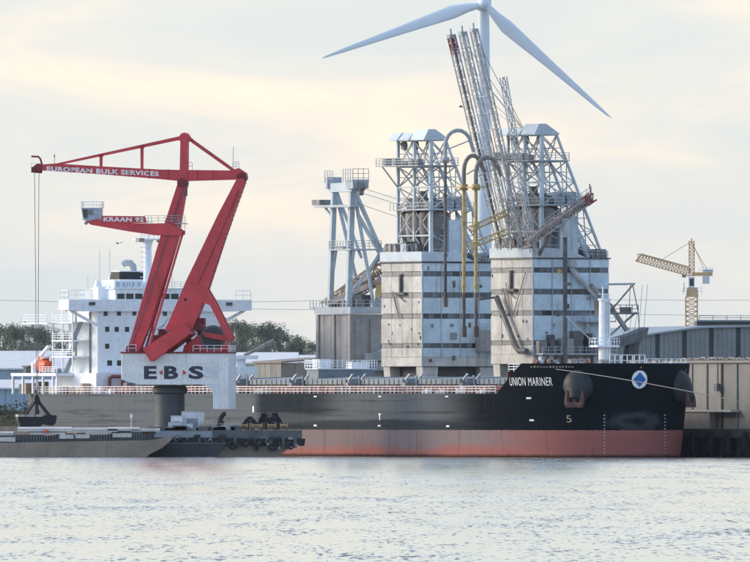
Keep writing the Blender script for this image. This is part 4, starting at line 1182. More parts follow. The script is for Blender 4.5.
ZT_ = lambda py: Z(py, 3158)
XA = lambda px, y_=0.0: ((px-352.0)/6.175 - CT*y_)/ST
frame = [((330,311),(334,191),.78),((348.5,308),(352,188),.86)]
for (a_, b_, w_) in frame:
    m2 = MB(); m2.bar((XA(a_[0],.6),.6,ZT_(a_[1])),(XA(b_[0],.6),.6,ZT_(b_[1])),w_); p0(m2, 'column', 'steel_light')
for (xa,ya,za,xb,yb,zb,w_) in ((-8.0,.8,191,-6.4,5,310,.45),(-1,.8,190,-.8,4.4,310,.45),(-1,1.0,192,-1.0,6.2,258,.55),(-1,1.5,215,-1.0,5.9,258,.55),(-8,1.0,192,-8,5.4,258,.4),(-1,6.0,248,-3.5,.6,305,.4),(-1,6.2,252,-6.5,1.5,300,.35),(-8,.9,249,-10.6,.6,310,.35),(-1,.9,249,-4.0,.8,300,.35),(-8.2,.8,222,-11,.4,208,.3)):
    m2 = MB(); m2.bar((xa,ya,ZT_(za)),(xb,yb,ZT_(zb)),w_); p0(m2, 'raking_strut', 'steel_light')
m2 = MB(); m2.box(-8.8,-.2,.0,2.0,ZT_(192),ZT_(183)); th = p0(m2, 'top_beam', 'steel_light')
m2 = MB(); m2.box(-9.4,-8.7,-.4,2.2,ZT_(189),ZT_(177)); p0(m2, 'sheave_block', 'steel', th)
m2 = MB(); m2.box(-1.4,1.2,-.4,2.4,ZT_(189),ZT_(180)); p0(m2, 'sheave_block', 'steel', th)
m2 = MB(); m2.rail([(-9.6,-.4,ZT_(183)),(-6.6,-.4,ZT_(183))],2.0,1,.09,3); m2.rail([(-2.6,-.4,ZT_(183)),(1.2,-.4,ZT_(183)),(1.2,2.4,ZT_(183))],2.2,.9,.09,3); p0(m2, 'top_railing', 'steel', th, kind='stuff')
m2 = MB(); m2.tube([(1.4,.5,ZT_(187)),(1.4,1.5,ZT_(187))],.7,12); m2.tube([(1.3,.5,ZT_(193)),(1.3,1.3,ZT_(193))],.5,10); p0(m2, 'sheave', 'machine', th)
m2 = MB(); m2.box(-13.5,.6,-.6,1.8,ZT_(207.5),ZT_(205)); pl0 = p0(m2, 'platform', 'steel')
m2 = MB(); m2.box(-14.2,-11.2,-.6,1.6,ZT_(205),ZT_(199.5)); p0(m2, 'winch', 'machine', pl0)
m2 = MB(); m2.box(-9,-.6,.0,5.6,ZT_(250.5),ZT_(249)); pl1 = p0(m2, 'platform', 'steel')
m2 = MB(); m2.rail([(-9,.1,ZT_(249)),(-.6,.1,ZT_(249)),(-.6,5.5,ZT_(249))],1.3,1.1,.09,3); m2.box(-7.2,-4.4,.3,1.4,ZT_(249),ZT_(246)); p0(m2, 'platform_railing', 'steel', pl1, kind='stuff')
for q in range(2):
    m2 = MB(); m2.lattice((-12.5+q*2.2,1.0+q,ZT_(306)),(1.5,8.0+q*1.2,ZT_(252+q*7)),1.3,1.4,(.4,-.9,0),14,.22,.14); p0(m2, 'gangway_truss', ('tan_steel','boom_grey')[q], kind='stuff')
m2 = MB(); m2.prism([(4.6,ZT_(285)),(8.6,ZT_(273)),(9.0,ZT_(288)),(4.6,ZT_(298))], -.8, -.2, 'x'); p0(m2, 'guard_panel', 'yellow')
m2 = MB(); m2.bar((-9.5,.5,ZT_(303)),(1.0,5.8,ZT_(278)),.9); p0(m2, 'conveyor', 'rust')
for k, (pa, za, zb) in enumerate(((0,188,206),(0,193,211),(0,205,224))):
    m2 = MB(); m2.bar((1.2,1.0,ZT_(za)),(-3.0,13.4,ZT_(zb)),.06); p0(m2, 'hoist_wire', 'wire')

# ------------------------------------------------------------------ floating crane
YC = 3050.0
SCL = F/YC
ca = R(6)
crane = thing('floating_crane', 'big red level-luffing harbour crane on a white machine house', 'crane', (X(170,YC), YC, Z(430,YC)), -ca)
CZ0 = Z(430, YC)
def cx(px): return (px-170.0)/SCL/math.cos(ca)
def cz(py): return Z(py, YC)
def cpoly(pp): return [(cx(a), cz(b)) for a, b in pp]
def pc(mb_, name, mat, parent=crane, **k): return mb_.build(name, M[mat], parent, dz=CZ0, **k)
# column and slewing ring
m2 = MB(); m2.tube([(0,0,CZ0),(0,0,CZ0+1.0),(0,0,cz(394))], [2.55,2.3,2.3], 32); colm = pc(m2, 'column', 'column', smooth=True)
m2 = MB(); m2.tube([(0,0,cz(394)),(0,0,cz(392.5)),(0,0,cz(388)),(0,0,cz(386.5)),(0,0,cz(385))], [2.4,2.75,2.75,2.5,2.5], 32); pc(m2, 'slewing_ring', 'column', colm, smooth=True)
# machine house
HY = 5.2
hpoly = [(125,353.5),(232,353.5),(232,409),(217,409),(217,396),(215.6,391),(212.5,387.3),(208,385.2),(203,384.6),(143,384.6),(125,379.5)]
m2 = MB(); m2.prism(cpoly(hpoly), -HY, HY, 'y'); mh = pc(m2, 'machine_house', 'house')
def hbot(px):
    pts = [(125,379.5),(143,384.6),(203,384.6),(208,385.2),(212.5,387.3),(215.6,391),(217,396),(217.05,409),(232,409)]
    for (a,b),(c,d) in zip(pts, pts[1:]):
        if a <= px <= c: return b+(d-b)*(px-a)/(c-a)
    return 409
m2 = MB()
px = 126.2
while px < 231.5:
    m2.prism([(cx(px)-.13,-HY-.003),(cx(px)-.05,-HY-.09),(cx(px)+.05,-HY-.09),(cx(px)+.13,-HY-.003)], cz(hbot(px))+.02, cz(353.8), 'z')
    px += 2.35
pc(m2, 'corrugation', 'house', mh, kind='stuff')
m2 = MB()
q = -HY+.4
while q < HY:
    m2.prism([(q-.13, 0),(q+.13, 0),(q+.05,.08),(q-.05,.08)], 0, 0, 'z') if False else m2.box(cx(232)+.002, cx(232)+.07, q-.06, q+.06, cz(408.8), cz(354)); q += .5
pc(m2, 'side_corrugation', 'house', mh, kind='stuff')
m2 = MB(); m2.box(cx(124.4),cx(232.6),-HY-.2,HY+.2,cz(353.5),cz(351.8)); deckp = pc(m2, 'house_deck', 'red_dark', mh)
m2 = MB(); m2.rail([(cx(124.6),-HY-.1,cz(351.8)),(cx(140),-HY-.1,cz(351.8))], 1.1, 1.2, .07, 2); m2.rail([(cx(197),-HY-.1,cz(351.8)),(cx(232),-HY-.1,cz(351.8)),(cx(232),HY,cz(351.8))], 1.0, 1.2, .07, 2); pc(m2, 'deck_railing', 'house', mh, kind='stuff')
for (a,b,c,d) in ((209.5,221,366.5,377),(186,222.5,362,384)):
    m2 = MB()
    for (x0_,x1_,y0_,y1_) in ((a,b,c,c+.7),(a,b,d-.7,d),(a,a+.7,c,d),(b-.7,b,c,d)):
        m2.box(cx(x0_),cx(x1_),-HY-.13,-HY-.02,cz(y1_),cz(y0_))
    pc(m2, 'access_panel', 'house', mh)
m2 = MB(); m2.box(cx(209.5),cx(221),-HY-.11,-HY-.02,cz(377),cz(366.5)); pc(m2, 'hatch_door', 'crate', mh)
def flat_text(s, px0, px1, py0, py1, yy, mat, name, parent, bold=.03, slope=0.0):
    vs, fs = text_poly(s, bold)
    m3 = MB()
    q_ = []
    for u, w in vs:
        q_.append((cx(px0+(px1-px0)*u), yy, cz(py1+(py0-py1)*w + slope*u)))
    m3.add(q_, fs)
    n = len(q_)
    return pc(m3, name, mat, parent)
flat_text('E', 148, 160.5, 366, 379, -HY-.12, 'navy', 'letter', mh, .04)
flat_text('B', 168, 182, 366, 379, -HY-.12, 'navy', 'letter', mh, .04)
flat_text('S', 192.5, 207.5, 366, 379, -HY-.12, 'navy', 'letter', mh, .04)
for (a,b) in ((166.4,162.8),(186.6,190.4)):
    m2 = MB(); m2.prism(cpoly([(a,369.8),(a,375.4),(b,372.6)]), -HY-.14, -HY-.1, 'y'); pc(m2, 'arrow_mark', 'letter_red', mh)
# luffing boom (left), jib and mast
m2 = MB(); m2.prism(cpoly([(179.5,181),(187.5,183.5),(178,240),(161,290),(150.5,325),(140,352),(127,352),(132,338),(146,290),(161.5,236)]), -1.5, 1.5, 'y'); boom = pc(m2, 'luffing_boom', 'red')
m2 = MB(); m2.prism(cpoly([(181,184),(184.5,185),(167,240),(150,292),(136,338),(130,351)]), -1.56, -1.5, 'y'); pc(m2, 'boom_panel', 'red', boom)
m2 = MB(); m2.tube([(cx(183),-1.7,cz(183)),(cx(183),1.7,cz(183))], .75, 14); pc(m2, 'hinge_pin', 'red_dark', boom)
m2 = MB(); m2.tube([(cx(132),-1.9,cz(349.5)),(cx(132),1.9,cz(349.5))], .8, 12); pc(m2, 'foot_pin', 'red_dark', boom)
m2 = MB()
for k in range(26):
    u = k/25; a_, b_ = 188-(188-141)*u**.9, 186+(350-186)*u
    if k: m2.bar((cx(pa_),-1.2,cz(pb_)),(cx(a_),-1.2,cz(b_)),.07)
    m2.bar((cx(a_)-.5,-1.2,cz(b_)),(cx(a_)+.35,-1.2,cz(b_)),.07); pa_, pb_ = a_, b_
pc(m2, 'boom_ladder', 'red_dark', boom, kind='stuff')
jp = [(40,164.6),(56,163.4),(101,166.3),(160,169.6),(181,170),(233,170.6),(239,168.2),(247,173.5),(247,176),(243,179.6),(181,181.3),(160,179.2),(101,174.2),(42,170.4)]
m2 = MB(); m2.prism(cpoly(jp), -1.0, 1.0, 'y'); jib = pc(m2, 'jib', 'red')
flat_text('EUROPEAN BULK SERVICES', 47.3, 159.5, 166.2, 171.0, -1.03, 'letter', 'lettering', jib, .035, 5.4)
m2 = MB(); m2.prism(cpoly([(55,163.6),(56,165.5),(182,139.6),(182,135.8)]), -.3, .3, 'y'); pc(m2, 'upper_tie', 'red', jib)
m2 = MB(); m2.prism(cpoly([(189,136.6),(188,140),(233,172),(235,169.5)]), -.3, .3, 'y'); pc(m2, 'rear_tie', 'red', jib)
for a, t_, b in ((101,154.6,167),(142,146.2,169.3)):
    m2 = MB(); m2.prism(cpoly([(a-1.5,t_),(a+1.5,t_),(a+1.3,b),(a-1.3,b)]), -.28, .28, 'y'); m2.prism(cpoly([(a-3,t_+.2),(a+3,t_-1.0),(a+1.4,t_+3),(a-1.4,t_+3)]), -.3, .3, 'y'); pc(m2, 'tie_strut', 'red', jib)
m2 = MB(); m2.prism(cpoly([(181.2,137),(188.4,137),(188.0,182),(180.2,182)]), -1.1, 1.1, 'y'); mast2 = pc(m2, 'jib_mast', 'red', jib)
m2 = MB(); m2.tube([(cx(185),-1.0,cz(138)),(cx(185),1.0,cz(138))], .82, 16); m2.prism(cpoly([(178.5,139),(182,134.6),(188,134.6),(193,139.5),(190,141.5),(180,141)]), -.8, .8, 'y'); pc(m2, 'mast_head', 'red', jib)
m2 = MB(); m2.tube([(cx(39),-1.15,cz(167.4)),(cx(39),1.15,cz(167.4))], .62, 16); m2.tube([(cx(36.6),-.7,cz(167.8)),(cx(36.6),.7,cz(167.8))], .5, 14); pc(m2, 'tip_sheave', 'red_dark', jib)
m2 = MB(); m2.tube([(cx(31.2),0,cz(156.3)),(cx(38),0,cz(156.5)),(cx(40),0,cz(158.5)),(cx(42),0,cz(165))], .17, 6); m2.bar((cx(31.2),0,cz(169.6)),(cx(42),0,cz(170.4)),.25,.9); pc(m2, 'tip_guard', 'red_dark', jib)
m2 = MB(); m2.rail([(cx(31.4),-.7,cz(169.6)),(cx(37),-.7,cz(169.8))],1.0,.8,.05,2); pc(m2, 'tip_railing', 'steel', jib, kind='stuff')
m2 = MB(); m2.bar((cx(54.2),0,cz(164)),(cx(54.2),0,cz(153.5)),.07); m2.bar((cx(53.6),0,cz(156)),(cx(55),0,cz(156)),.2); pc(m2, 'aerial', 'steel_dark', jib)
m2 = MB(); m2.bar((cx(233),0,cz(170)),(cx(233.3),0,cz(147.5)),.09); m2.rail([(cx(233.5),-.9,cz(169.5)),(cx(239.5),-.9,cz(168.6))],1.1,.45,.07,3); pc(m2, 'rear_aerial', 'steel', jib)
m2 = MB(); m2.rail([(cx(188.6),-1.0,cz(169.5)),(cx(193),-1.0,cz(169.8))],1.1,.7,.06,2); pc(m2, 'jib_railing', 'red', jib, kind='stuff')
m2 = MB(); m2.tube([(cx(242.5),-1.4,cz(177.5)),(cx(242.5),1.4,cz(177.5))], .75, 14); pc(m2, 'rear_pin', 'red_dark', jib)
m2 = MB(); m2.box(cx(185.5),cx(189),-1.5,-1.1,cz(187),cz(182)); m2.box(cx(186),cx(188),-1.4,-.6,cz(196),cz(186)); pc(m2, 'hinge_motor', 'steel_dark', boom)
# tie leg (right)
m2 = MB(); m2.prism(cpoly([(238.2,178.6),(246,179),(233,215),(209,289),(193.5,330),(166,331),(187,281.5),(219,215)]), -1.7, 1.7, 'y'); leg = pc(m2, 'tie_leg', 'red')
m2 = MB(); m2.prism(cpoly([(187.4,282.2),(209,289.5),(193.5,330),(166,331)]), -2.0, 2.0, 'y'); pc(m2, 'leg_box', 'red', leg)
m2 = MB(); m2.tube([(cx(187),-2.03,cz(299.6)),(cx(187),-1.5,cz(299.6))], .24, 12); pc(m2, 'lifting_hole', 'black', leg)
m2 = MB()
for k in range(24):
    u = k/23; a_, b_ = 246-(246-208)*u, 183+(290-183)*u
    if k: m2.bar((cx(pa_)+.15,-1.2,cz(pb_)),(cx(a_)+.15,-1.2,cz(b_)),.07)
    m2.bar((cx(a_)-.2,-1.2,cz(b_)),(cx(a_)+.25,-1.2,cz(b_)),.08); pa_, pb_ = a_, b_
pc(m2, 'leg_ladder', 'red_dark', leg, kind='stuff')
m2 = MB(); m2.prism(cpoly([(147.5,349.5),(150,347),(188,323),(190,326),(194.5,334),(158.5,361),(155.5,361.5)]), -6.3, 3.2, 'y'); cw_ = pc(m2, 'counterweight', 'red')
m2 = MB(); m2.prism(cpoly([(150.5,351.5),(190.2,326.6),(194.2,334),(158.5,360.4)]), -6.6, -6.3, 'y'); pc(m2, 'counterweight_plate', 'red', cw_)
for (a,b,c,d) in ((220,215.6,232.2,216.6),(209.5,234,225.5,235.3),(199.5,254.5,219,256),(189.5,277,212,279)):
    m2 = MB(); m2.bar((cx(a),-1.72,cz(b)),(cx(c),-1.72,cz(d)),.12,.1); pc(m2, 'plate_seam', 'red', leg)
for (a,b,c,d) in ((174,199,184.6,200.5),(167.5,218,181,219),(156.5,252,173,254),(149.5,277,164.5,279),(142,304,156.5,306),(135,328,148.5,330)):
    m2 = MB(); m2.bar((cx(a),-1.54,cz(b)),(cx(c),-1.54,cz(d)),.12,.08); pc(m2, 'plate_seam', 'red', boom)
for a in (72,88,115,129,150,169,198,214):
    m2 = MB(); m2.bar((cx(a),-1.02,cz(165.5+(a-50)*.03)),(cx(a),-1.02,cz(171+(min(a,175)-50)*.08)),.08,.06); pc(m2, 'plate_seam', 'red_dark', jib)
m2 = MB(); m2.tube([(cx(184),-1.66,cz(190)),(cx(168),-1.66,cz(240)),(cx(143),-1.66,cz(318)),(cx(131),-1.66,cz(348))], .07, 6); pc(m2, 'cable_run', 'steel_dark', boom)
m2 = MB(); m2.tube([(cx(240),-1.78,cz(190)),(cx(226),-1.78,cz(224)),(cx(200),-1.78,cz(283))], .06, 6); pc(m2, 'cable_run', 'red_dark', leg)
# A-frame, hoist drum and bed
for s_ in (-1.6, 1.6):
    m2 = MB(); m2.prism(cpoly([(200,288),(209,290),(216.5,302.5),(234,338.5),(231,341.5),(228.5,339),(211.5,305.5),(201,301)]), s_-.35, s_+.35, 'y'); pc(m2, 'a_frame', 'red')
m2 = MB(); m2.tube([(cx(213),-1.1,cz(337.6)),(cx(213),1.1,cz(337.6))], 12.3/SCL, 40); drum = pc(m2, 'hoist_drum', 'steel_dark', smooth=True)
m2 = MB(); m2.tube([(cx(213),-1.16,cz(337.6)),(cx(213),-1.1,cz(337.6))], 10.2/SCL, 36); pc(m2, 'drum_face', 'column', drum)
m2 = MB(); m2.prism(cpoly([(203.5,332.8),(208,332.2),(230.5,336.5),(232.5,340),(228,341.2),(206,337)]), -1.55, -1.2, 'y'); pc(m2, 'drum_bar', 'red', drum)
N = 14
arc = [(213+13.2*math.cos(R(205+130*k/N)), 337.6-13.2*math.sin(R(205+130*k/N))) for k in range(N+1)]
arc2 = [(213+17.5*math.cos(R(205+130*k/N)), min(353, 337.6-16.5*math.sin(R(205+130*k/N)))) for k in range(N, -1, -1)]
m2 = MB(); m2.prism(cpoly(arc+arc2), -1.5, 1.5, 'y'); pc(m2, 'drum_guard', 'red', drum)
m2 = MB(); m2.prism(cpoly([(183,353),(185,345.5),(193,340),(198,335),(203,336),(203,345),(210,350),(220,350),(228,342),(231.5,353)]), -1.0, 1.9, 'y'); pc(m2, 'machine_bed', 'red')
for (a,b,c,d) in ((186,195,339,352),(152,158,335,350),(158,166,329,345),(197,204,318,335)):
    m2 = MB(); m2.box(cx(a),cx(b),.2,2.8,cz(d),cz(c)); m2.tube([(cx((a+b)/2),-.8,cz((c+d)/2)),(cx((a+b)/2),2.2,cz((c+d)/2))], .62, 10); pc(m2, 'winch_gear', 'red_dark')
for a,b in (((179.6,232),(144,352)),((183.6,233),(148.5,352))):
    m2 = MB(); m2.bar((cx(a[0]),1.0 if a[0]<182 else -1.0,cz(a[1])),(cx(b[0]),1.0 if a[0]<182 else -1.0,cz(b[1])),.33); pc(m2, 'pendant_rod', 'red')
m2 = MB(); m2.box(cx(141.5),cx(150),-1.5,1.5,cz(352.5),cz(347)); pc(m2, 'rod_bracket', 'red_dark')
m2 = MB(); m2.bar((cx(148),-1.6,cz(336)),(cx(166),-1.6,cz(324)),.1); m2.bar((cx(150),-1.6,cz(346)),(cx(170),-1.6,cz(318)),.08); pc(m2, 'control_wire', 'steel_dark')
# cab arm with cab
m2 = MB(); m2.prism(cpoly([(87.5,221.5),(100,218.5),(101,222),(150,223.6),(168,223.2),(178,227),(184,231.5),(183,235.2),(157,235.4),(130,231.5),(92,224.8)]), -1.9, -1.5, 'y'); m2.prism(cpoly([(87.5,221.5),(100,218.5),(101,222),(150,223.6),(168,223.2),(178,227),(184,231.5),(183,235.2),(157,235.4),(130,231.5),(92,224.8)]), 1.5, 1.9, 'y'); m2.prism(cpoly([(90,222.5),(150,224.4),(176,227.6),(157,234.6),(130,230.7),(92,224.0)]), -1.5, 1.5, 'y'); arm = pc(m2, 'cab_arm', 'red')
m2 = MB(); m2.prism(cpoly([(103,215.8),(146.5,216.4),(148.5,223),(103,223)]), -2.0, -1.9, 'y'); pc(m2, 'name_board', 'red', arm)
flat_text('KRAAN 92', 105, 145.2, 217.0, 221.6, -2.03, 'letter', 'lettering', arm, .035, .4)
m2 = MB(); m2.rail([(cx(146),-1.7,cz(223.4)),(cx(186.5),-1.7,cz(223.4))],1.2,1.1,.07,3); m2.box(cx(176),cx(187),-1.8,1.8,cz(224.2),cz(223.4)); m2.rail([(cx(179),-1.7,cz(235)),(cx(186.4),-1.7,cz(235))],1.9,1.1,.07,3); pc(m2, 'arm_railing', 'steel', arm, kind='stuff')
m2 = MB(); m2.prism(cpoly([(82.4,208.2),(101.2,208.2),(101.2,220.8),(88,221.6),(84,219.8)]), -1.5, 1.5, 'y'); cab = pc(m2, 'operator_cab', 'bluewall')
m2 = MB(); m2.prism(cpoly([(83.4,209.4),(88.6,209.4),(88.6,218.2),(84.9,217.6)]), -1.55, -1.5, 'y'); pc(m2, 'cab_window', 'glass', cab)
for (a,b) in ((89.4,94),(95,100)):
    m2 = MB(); m2.prism(cpoly([(a,209.8),(b,209.8),(b,215),(a,215)]), -1.55, -1.5, 'y'); pc(m2, 'cab_window', 'machine' if a<90 else 'steel', cab)
m2 = MB(); m2.rail([(cx(82.4),-1.5,cz(208.2)),(cx(102.6),-1.5,cz(208.2)),(cx(102.6),1.5,cz(208.2)),(cx(82.4),1.5,cz(208.2)),(cx(82.4),-1.5,cz(208.2))],1.0,.8,.06,2); m2.rail([(cx(101),-1.7,cz(221)),(cx(104),-1.7,cz(221))],2.6,.5,.06,4); m2.box(cx(82),cx(103),-1.6,1.6,cz(208.2),cz(207.6)); pc(m2, 'cab_railing', 'house', cab, kind='stuff')
m2 = MB(); m2.tube([(cx(86.5),-.9,cz(223)),(cx(86.5),-.4,cz(223))],.28,8); pc(m2, 'search_lamp', 'steel', cab)
# hoist ropes
gx = cx(35.3)
for dx in (-.12,.5):
    m2 = MB(); m2.bar((gx+dx,-.3 if dx<0 else .3,cz(168)),(gx+.2+dx*.3,0,cz(394.5)),.085); pc(m2, 'hoist_rope', 'wire')

# hanging clamshell grab
gw = crane.matrix_basis @ Vector((0,0,0))
gp = Matrix.Rotation(-ca,4,'Z') @ Vector((gx+.2,0,0)) + Vector((X(170,YC),YC,0))
grab = thing('clamshell_grab', 'dark clamshell grab hanging on ropes from the red crane', 'grab', (gp.x, gp.y, cz(429)), R(8))
def pg(mb_, name, mat, **k): return mb_.build(name, M[mat], grab, dz=cz(429), **k)
def gxp(px): return (px-33.5)/SCL
for s_ in (-1,1):
    o_ = 0 if s_ < 0 else .0
    prof = [(13.2,413.8),(38.5,414.5),(38.5,424),(34,428.3),(17,429),(13.6,420)] if s_<0 else [(38.8,415.5),(44.5,414.8),(52.4,415.4),(51.6,423),(48,425.8),(38.8,424)]
    m2 = MB(); m2.prism([(gxp(a),cz(b)) for a,b in prof], -1.6, 1.6, 'y'); pg(m2, 'shell', 'black')
    m2 = MB()
    for q in ((13.2,20.5),(21.3,30.0),(31,38.4)) if s_<0 else ():
        m2.box(gxp(q[0]),gxp(q[1]),-1.65,1.65,cz(416.6),cz(414.4))
    if s_<0: pg(m2, 'shell_lip', 'lid')
m2 = MB()
for s_ in (-1.2,1.2):
    for (a,b,c,d) in ((33.5,399,21.5,414.5),(33.5,399,46,415.5),(33.5,397,33.5,414)):
        m2.bar((gxp(a),s_*.3,cz(b)),(gxp(c),s_,cz(d)),.3)
pg(m2, 'grab_arm', 'black')
m2 = MB(); m2.prism([(gxp(a),cz(b)) for a,b in ((31,396),(33,393.6),(35.2,396),(36.6,401),(30.6,401))], -.5, .5, 'y'); m2.box(gxp(31.6),gxp(35.4),-.7,.7,cz(414),cz(409.6)); pg(m2, 'head_block', 'black')

# ------------------------------------------------------------------ pontoon, barges
def raked(px0, px1, Yc_, wid, ztop_, zr0, rake0, rake1):
    """hull cross-shaped barge: polygon in x-z with raked ends"""
    x0_, x1_ = X(px0,Yc_), X(px1,Yc_)
    return [(x0_,ztop_),(x1_,ztop_),(x1_,zr0),(x1_-rake1*.45,zr0*.45),(x1_-rake1,-.8),(x0_+rake0,-.8),(x0_+rake0*.45,zr0*.45),(x0_,zr0)]
YP = 3049.0
ZP = Z(430,YC)
pont = thing('crane_pontoon', 'dark blue grey steel pontoon carrying the red crane', 'pontoon', (X(225,YP),YP,0))
def pp_(mb_, name, mat, parent=pont, ox=X(225,YP), **k):
    mb_.v = [(x-ox, y, z) for x, y, z in mb_.v]
    return mb_.build(name, M[mat], parent, **k)
m2 = MB(); m2.prism(raked(110,301,YP,0,ZP-.02,2.6,3,4.6), -9, 9, 'y'); phull = pp_(m2, 'hull', 'barge')
m2 = MB(); m2.box(X(109.6,YP),X(301.6,YP),-9.3,9.3,ZP-1.25,ZP); pp_(m2, 'deck_edge', 'pontoon')
m2 = MB(); m2.box(X(154,YP),X(213,YP),-9.42,-9.3,ZP-1.15,ZP-.15); pp_(m2, 'bulwark_plate', 'roof_grey')
for k in range(13):
    a = 150+k*12.0
    m2 = MB(); m2.prism([(X(a,YP),ZP-1.2),(X(a+3.2,YP),ZP-1.2),(X(a+2.6,YP),1.35),(X(a+.6,YP),1.35)], -9.8, -9.0, 'y'); pp_(m2, 'fender_post', 'pontoon')
    m2 = MB(); m2.prism([(X(a+3.6,YP),ZP-1.3),(X(a+11.6,YP),ZP-1.3),(X(a+10.6,YP),1.7),(X(a+4.6,YP),1.7)], -9.35, -9.02, 'y'); pp_(m2, 'fender_recess', 'black')
m2 = MB(); m2.rail([(X(214,YP),-9,ZP),(X(240,YP),-9,ZP)],1.0,1.6,.08,2); pp_(m2, 'pontoon_railing', 'steel', kind='stuff')
for k in range(16):
    a = random.uniform(152,238); m2 = MB(); w_ = random.uniform(.3,1.0); m2.box(X(a,YP)-w_,X(a,YP)+w_,-9.1,-7.4,ZP,ZP+random.uniform(.25,.8)); m2.tube([(X(a,YP)+w_,-8.8,ZP),(X(a,YP)+w_,-8.8,ZP+.6)], .16, 8); pp_(m2, 'deck_gear', random.choice(['steel_dark','machine','pontoon','crate']))

for k in range(34):
    a = random.uniform(151,299); zq = random.uniform(1.2,3.4)
    m2 = MB(); w_ = random.uniform(.15,.6); m2.box(X(a,YP)-w_,X(a,YP)+w_,-9.95,-9.3,zq-random.uniform(.1,.5),zq+random.uniform(.1,.5)); pp_(m2, 'fender_block', random.choice(['black','machine','rust','barge_dark']))
for k in range(11):
    a = 156+k*13.2+random.uniform(-3,3); zq = random.uniform(1.5,2.6)
    m2 = MB(); n_ = 12
    m2.tube([(X(a,YP)+.5*math.cos(2*math.pi*i/n_),-9.95,zq+.5*math.sin(2*math.pi*i/n_)) for i in range(n_+1)], .19, 6); pp_(m2, 'tyre', 'black')
# deck cargo on the pontoon: separate things
def deck_box(px0, px1, py0, py1, y_, dep, mat, name, label, cat, group=None, z0=None):
    zb = ZP if z0 is None else z0
    Yy = YP+y_
    w_ = (px1-px0)*Yy/F; h_ = Z(py0,Yy)-Z(py1,Yy)
    o = thing(name, label, cat, (X((px0+px1)/2,Yy), Yy, zb), 0, group)
    m3 = MB(); m3.box(-w_/2,w_/2,-dep/2,dep/2,0.02,h_)
    m3.build('box_body', M[mat], o)
    m3 = MB(); 
    for s_ in (-1,1): m3.box(s_*w_/2-.06,s_*w_/2+.06,-dep/2-.05,-dep/2+.06,0.02,h_+.02)
    m3.box(-w_/2,w_/2,-dep/2-.04,-dep/2,h_-.14,h_+.03)
    m3.build('frame', M['steel'], o)
    m3 = MB(); m3.box(-w_*.28,w_*.22,-dep/2-.05,-dep/2,h_*.15,h_*.62); m3.build('door_panel', M['roof_grey'], o)
    return o
deck_box(168.5,182,421,429,-5.5,2.4,'crate','tool_box','low white steel box left of the stacked boxes on the pontoon','box')
deck_box(182.5,193,422.5,429,-5.8,2.2,'crate','tool_box','small white steel box in front of the pale blue cabin','box')
deck_box(171,183,414.5,429,-2.8,2.2,'crate','storage_box','tall white box between the crane column and the pale blue cabin','box')
cab_ = deck_box(181.8,204.6,410.2,429,-1.0,3.0,'crate','deck_cabin','pale blue white container cabin beside the crane column','container')
deck_box(226,236,425,429.5,-4,1.8,'crate','flat_box','flat pale box on the pontoon deck right of the bent pipe','box')
tk = thing('fuel_tank', 'tan rounded tank lying on the pontoon right of the cabin', 'tank', (X(208.5,YP-4),YP-4,ZP))
m2 = MB(); m2.tube([(-.9,0,.75),(-.8,0,.75),(.9,0,.75),(1.0,0,.75)], [.35,.75,.75,.35], 16); m2.build('tank_body', M['tank'], tk, smooth=True)
m2 = MB(); m2.box(-.6,-.4,-.6,.6,0,.4); m2.box(.4,.6,-.6,.6,0,.4); m2.build('saddle', M['steel_dark'], tk)
gn = thing('bent_pipe', 'black bent exhaust pipe standing on the pontoon deck', 'pipe', (X(220.5,YP-4),YP-4,ZP))
m2 = MB(); m2.tube([(-.2,0,0),(-.1,0,1.2),(.1,0,2.0),(.5,0,2.5),(.85,0,2.5)], [.5,.42,.38,.36,.36], 10); m2.build('pipe_body', M['black'], gn, smooth=True)
m2 = MB(); m2.bar((.1,.2,0),(.5,.2,1.4),.22); m2.box(-.8,.8,-.6,.6,0,.12); m2.build('pipe_base', M['black'], gn)
for (px_, w_, h_, lab) in ((250,16,13,'black grab bucket standing leftmost of the three on the pontoon end'),(264,12,16.5,'black grab bucket standing in the middle of the three on the pontoon end'),(275,14,17,'black grab bucket standing rightmost of the three on the pontoon end')):
    Yy = YP+1.5; g_ = thing('spare_grab', lab, 'grab', (X(px_,Yy),Yy,ZP), 0, 'spare grabs on the pontoon')
    hw = w_/2/SCL; hh = h_/SCL
    m2 = MB(); m2.prism([(-hw,.55*hh),(-hw*.1,.45*hh),(-.05,.02),(-hw*.75,.08),(-hw*1.0,.3*hh)], -1.2,1.2,'y'); m2.build('shell', M['black'], g_)
    m2 = MB(); m2.prism([(hw,.55*hh),(hw*.1,.45*hh),(.05,.02),(hw*.75,.08),(hw*1.0,.3*hh)], -1.2,1.2,'y'); m2.build('shell', M['black'], g_)
    m2 = MB()
    for s_ in (-1,1):
        m2.bar((s_*hw*.8,-.8,.5*hh),(0,-.3,hh),.32); m2.bar((s_*hw*.8,.8,.5*hh),(0,.3,hh),.32); m2.bar((s_*hw*.3,-.9,.4*hh),(s_*hw*.1,-.3,hh),.25)
    m2.box(-.5,.5,-.5,.5,hh*.82,hh*1.0); m2.tube([(-hw*.4,-.7,hh*.62),(-hw*.4,.7,hh*.62)],.5,10); m2.tube([(hw*.4,-.7,hh*.62),(hw*.4,.7,hh*.62)],.5,10); m2.build('grab_arm', M['black'], g_)
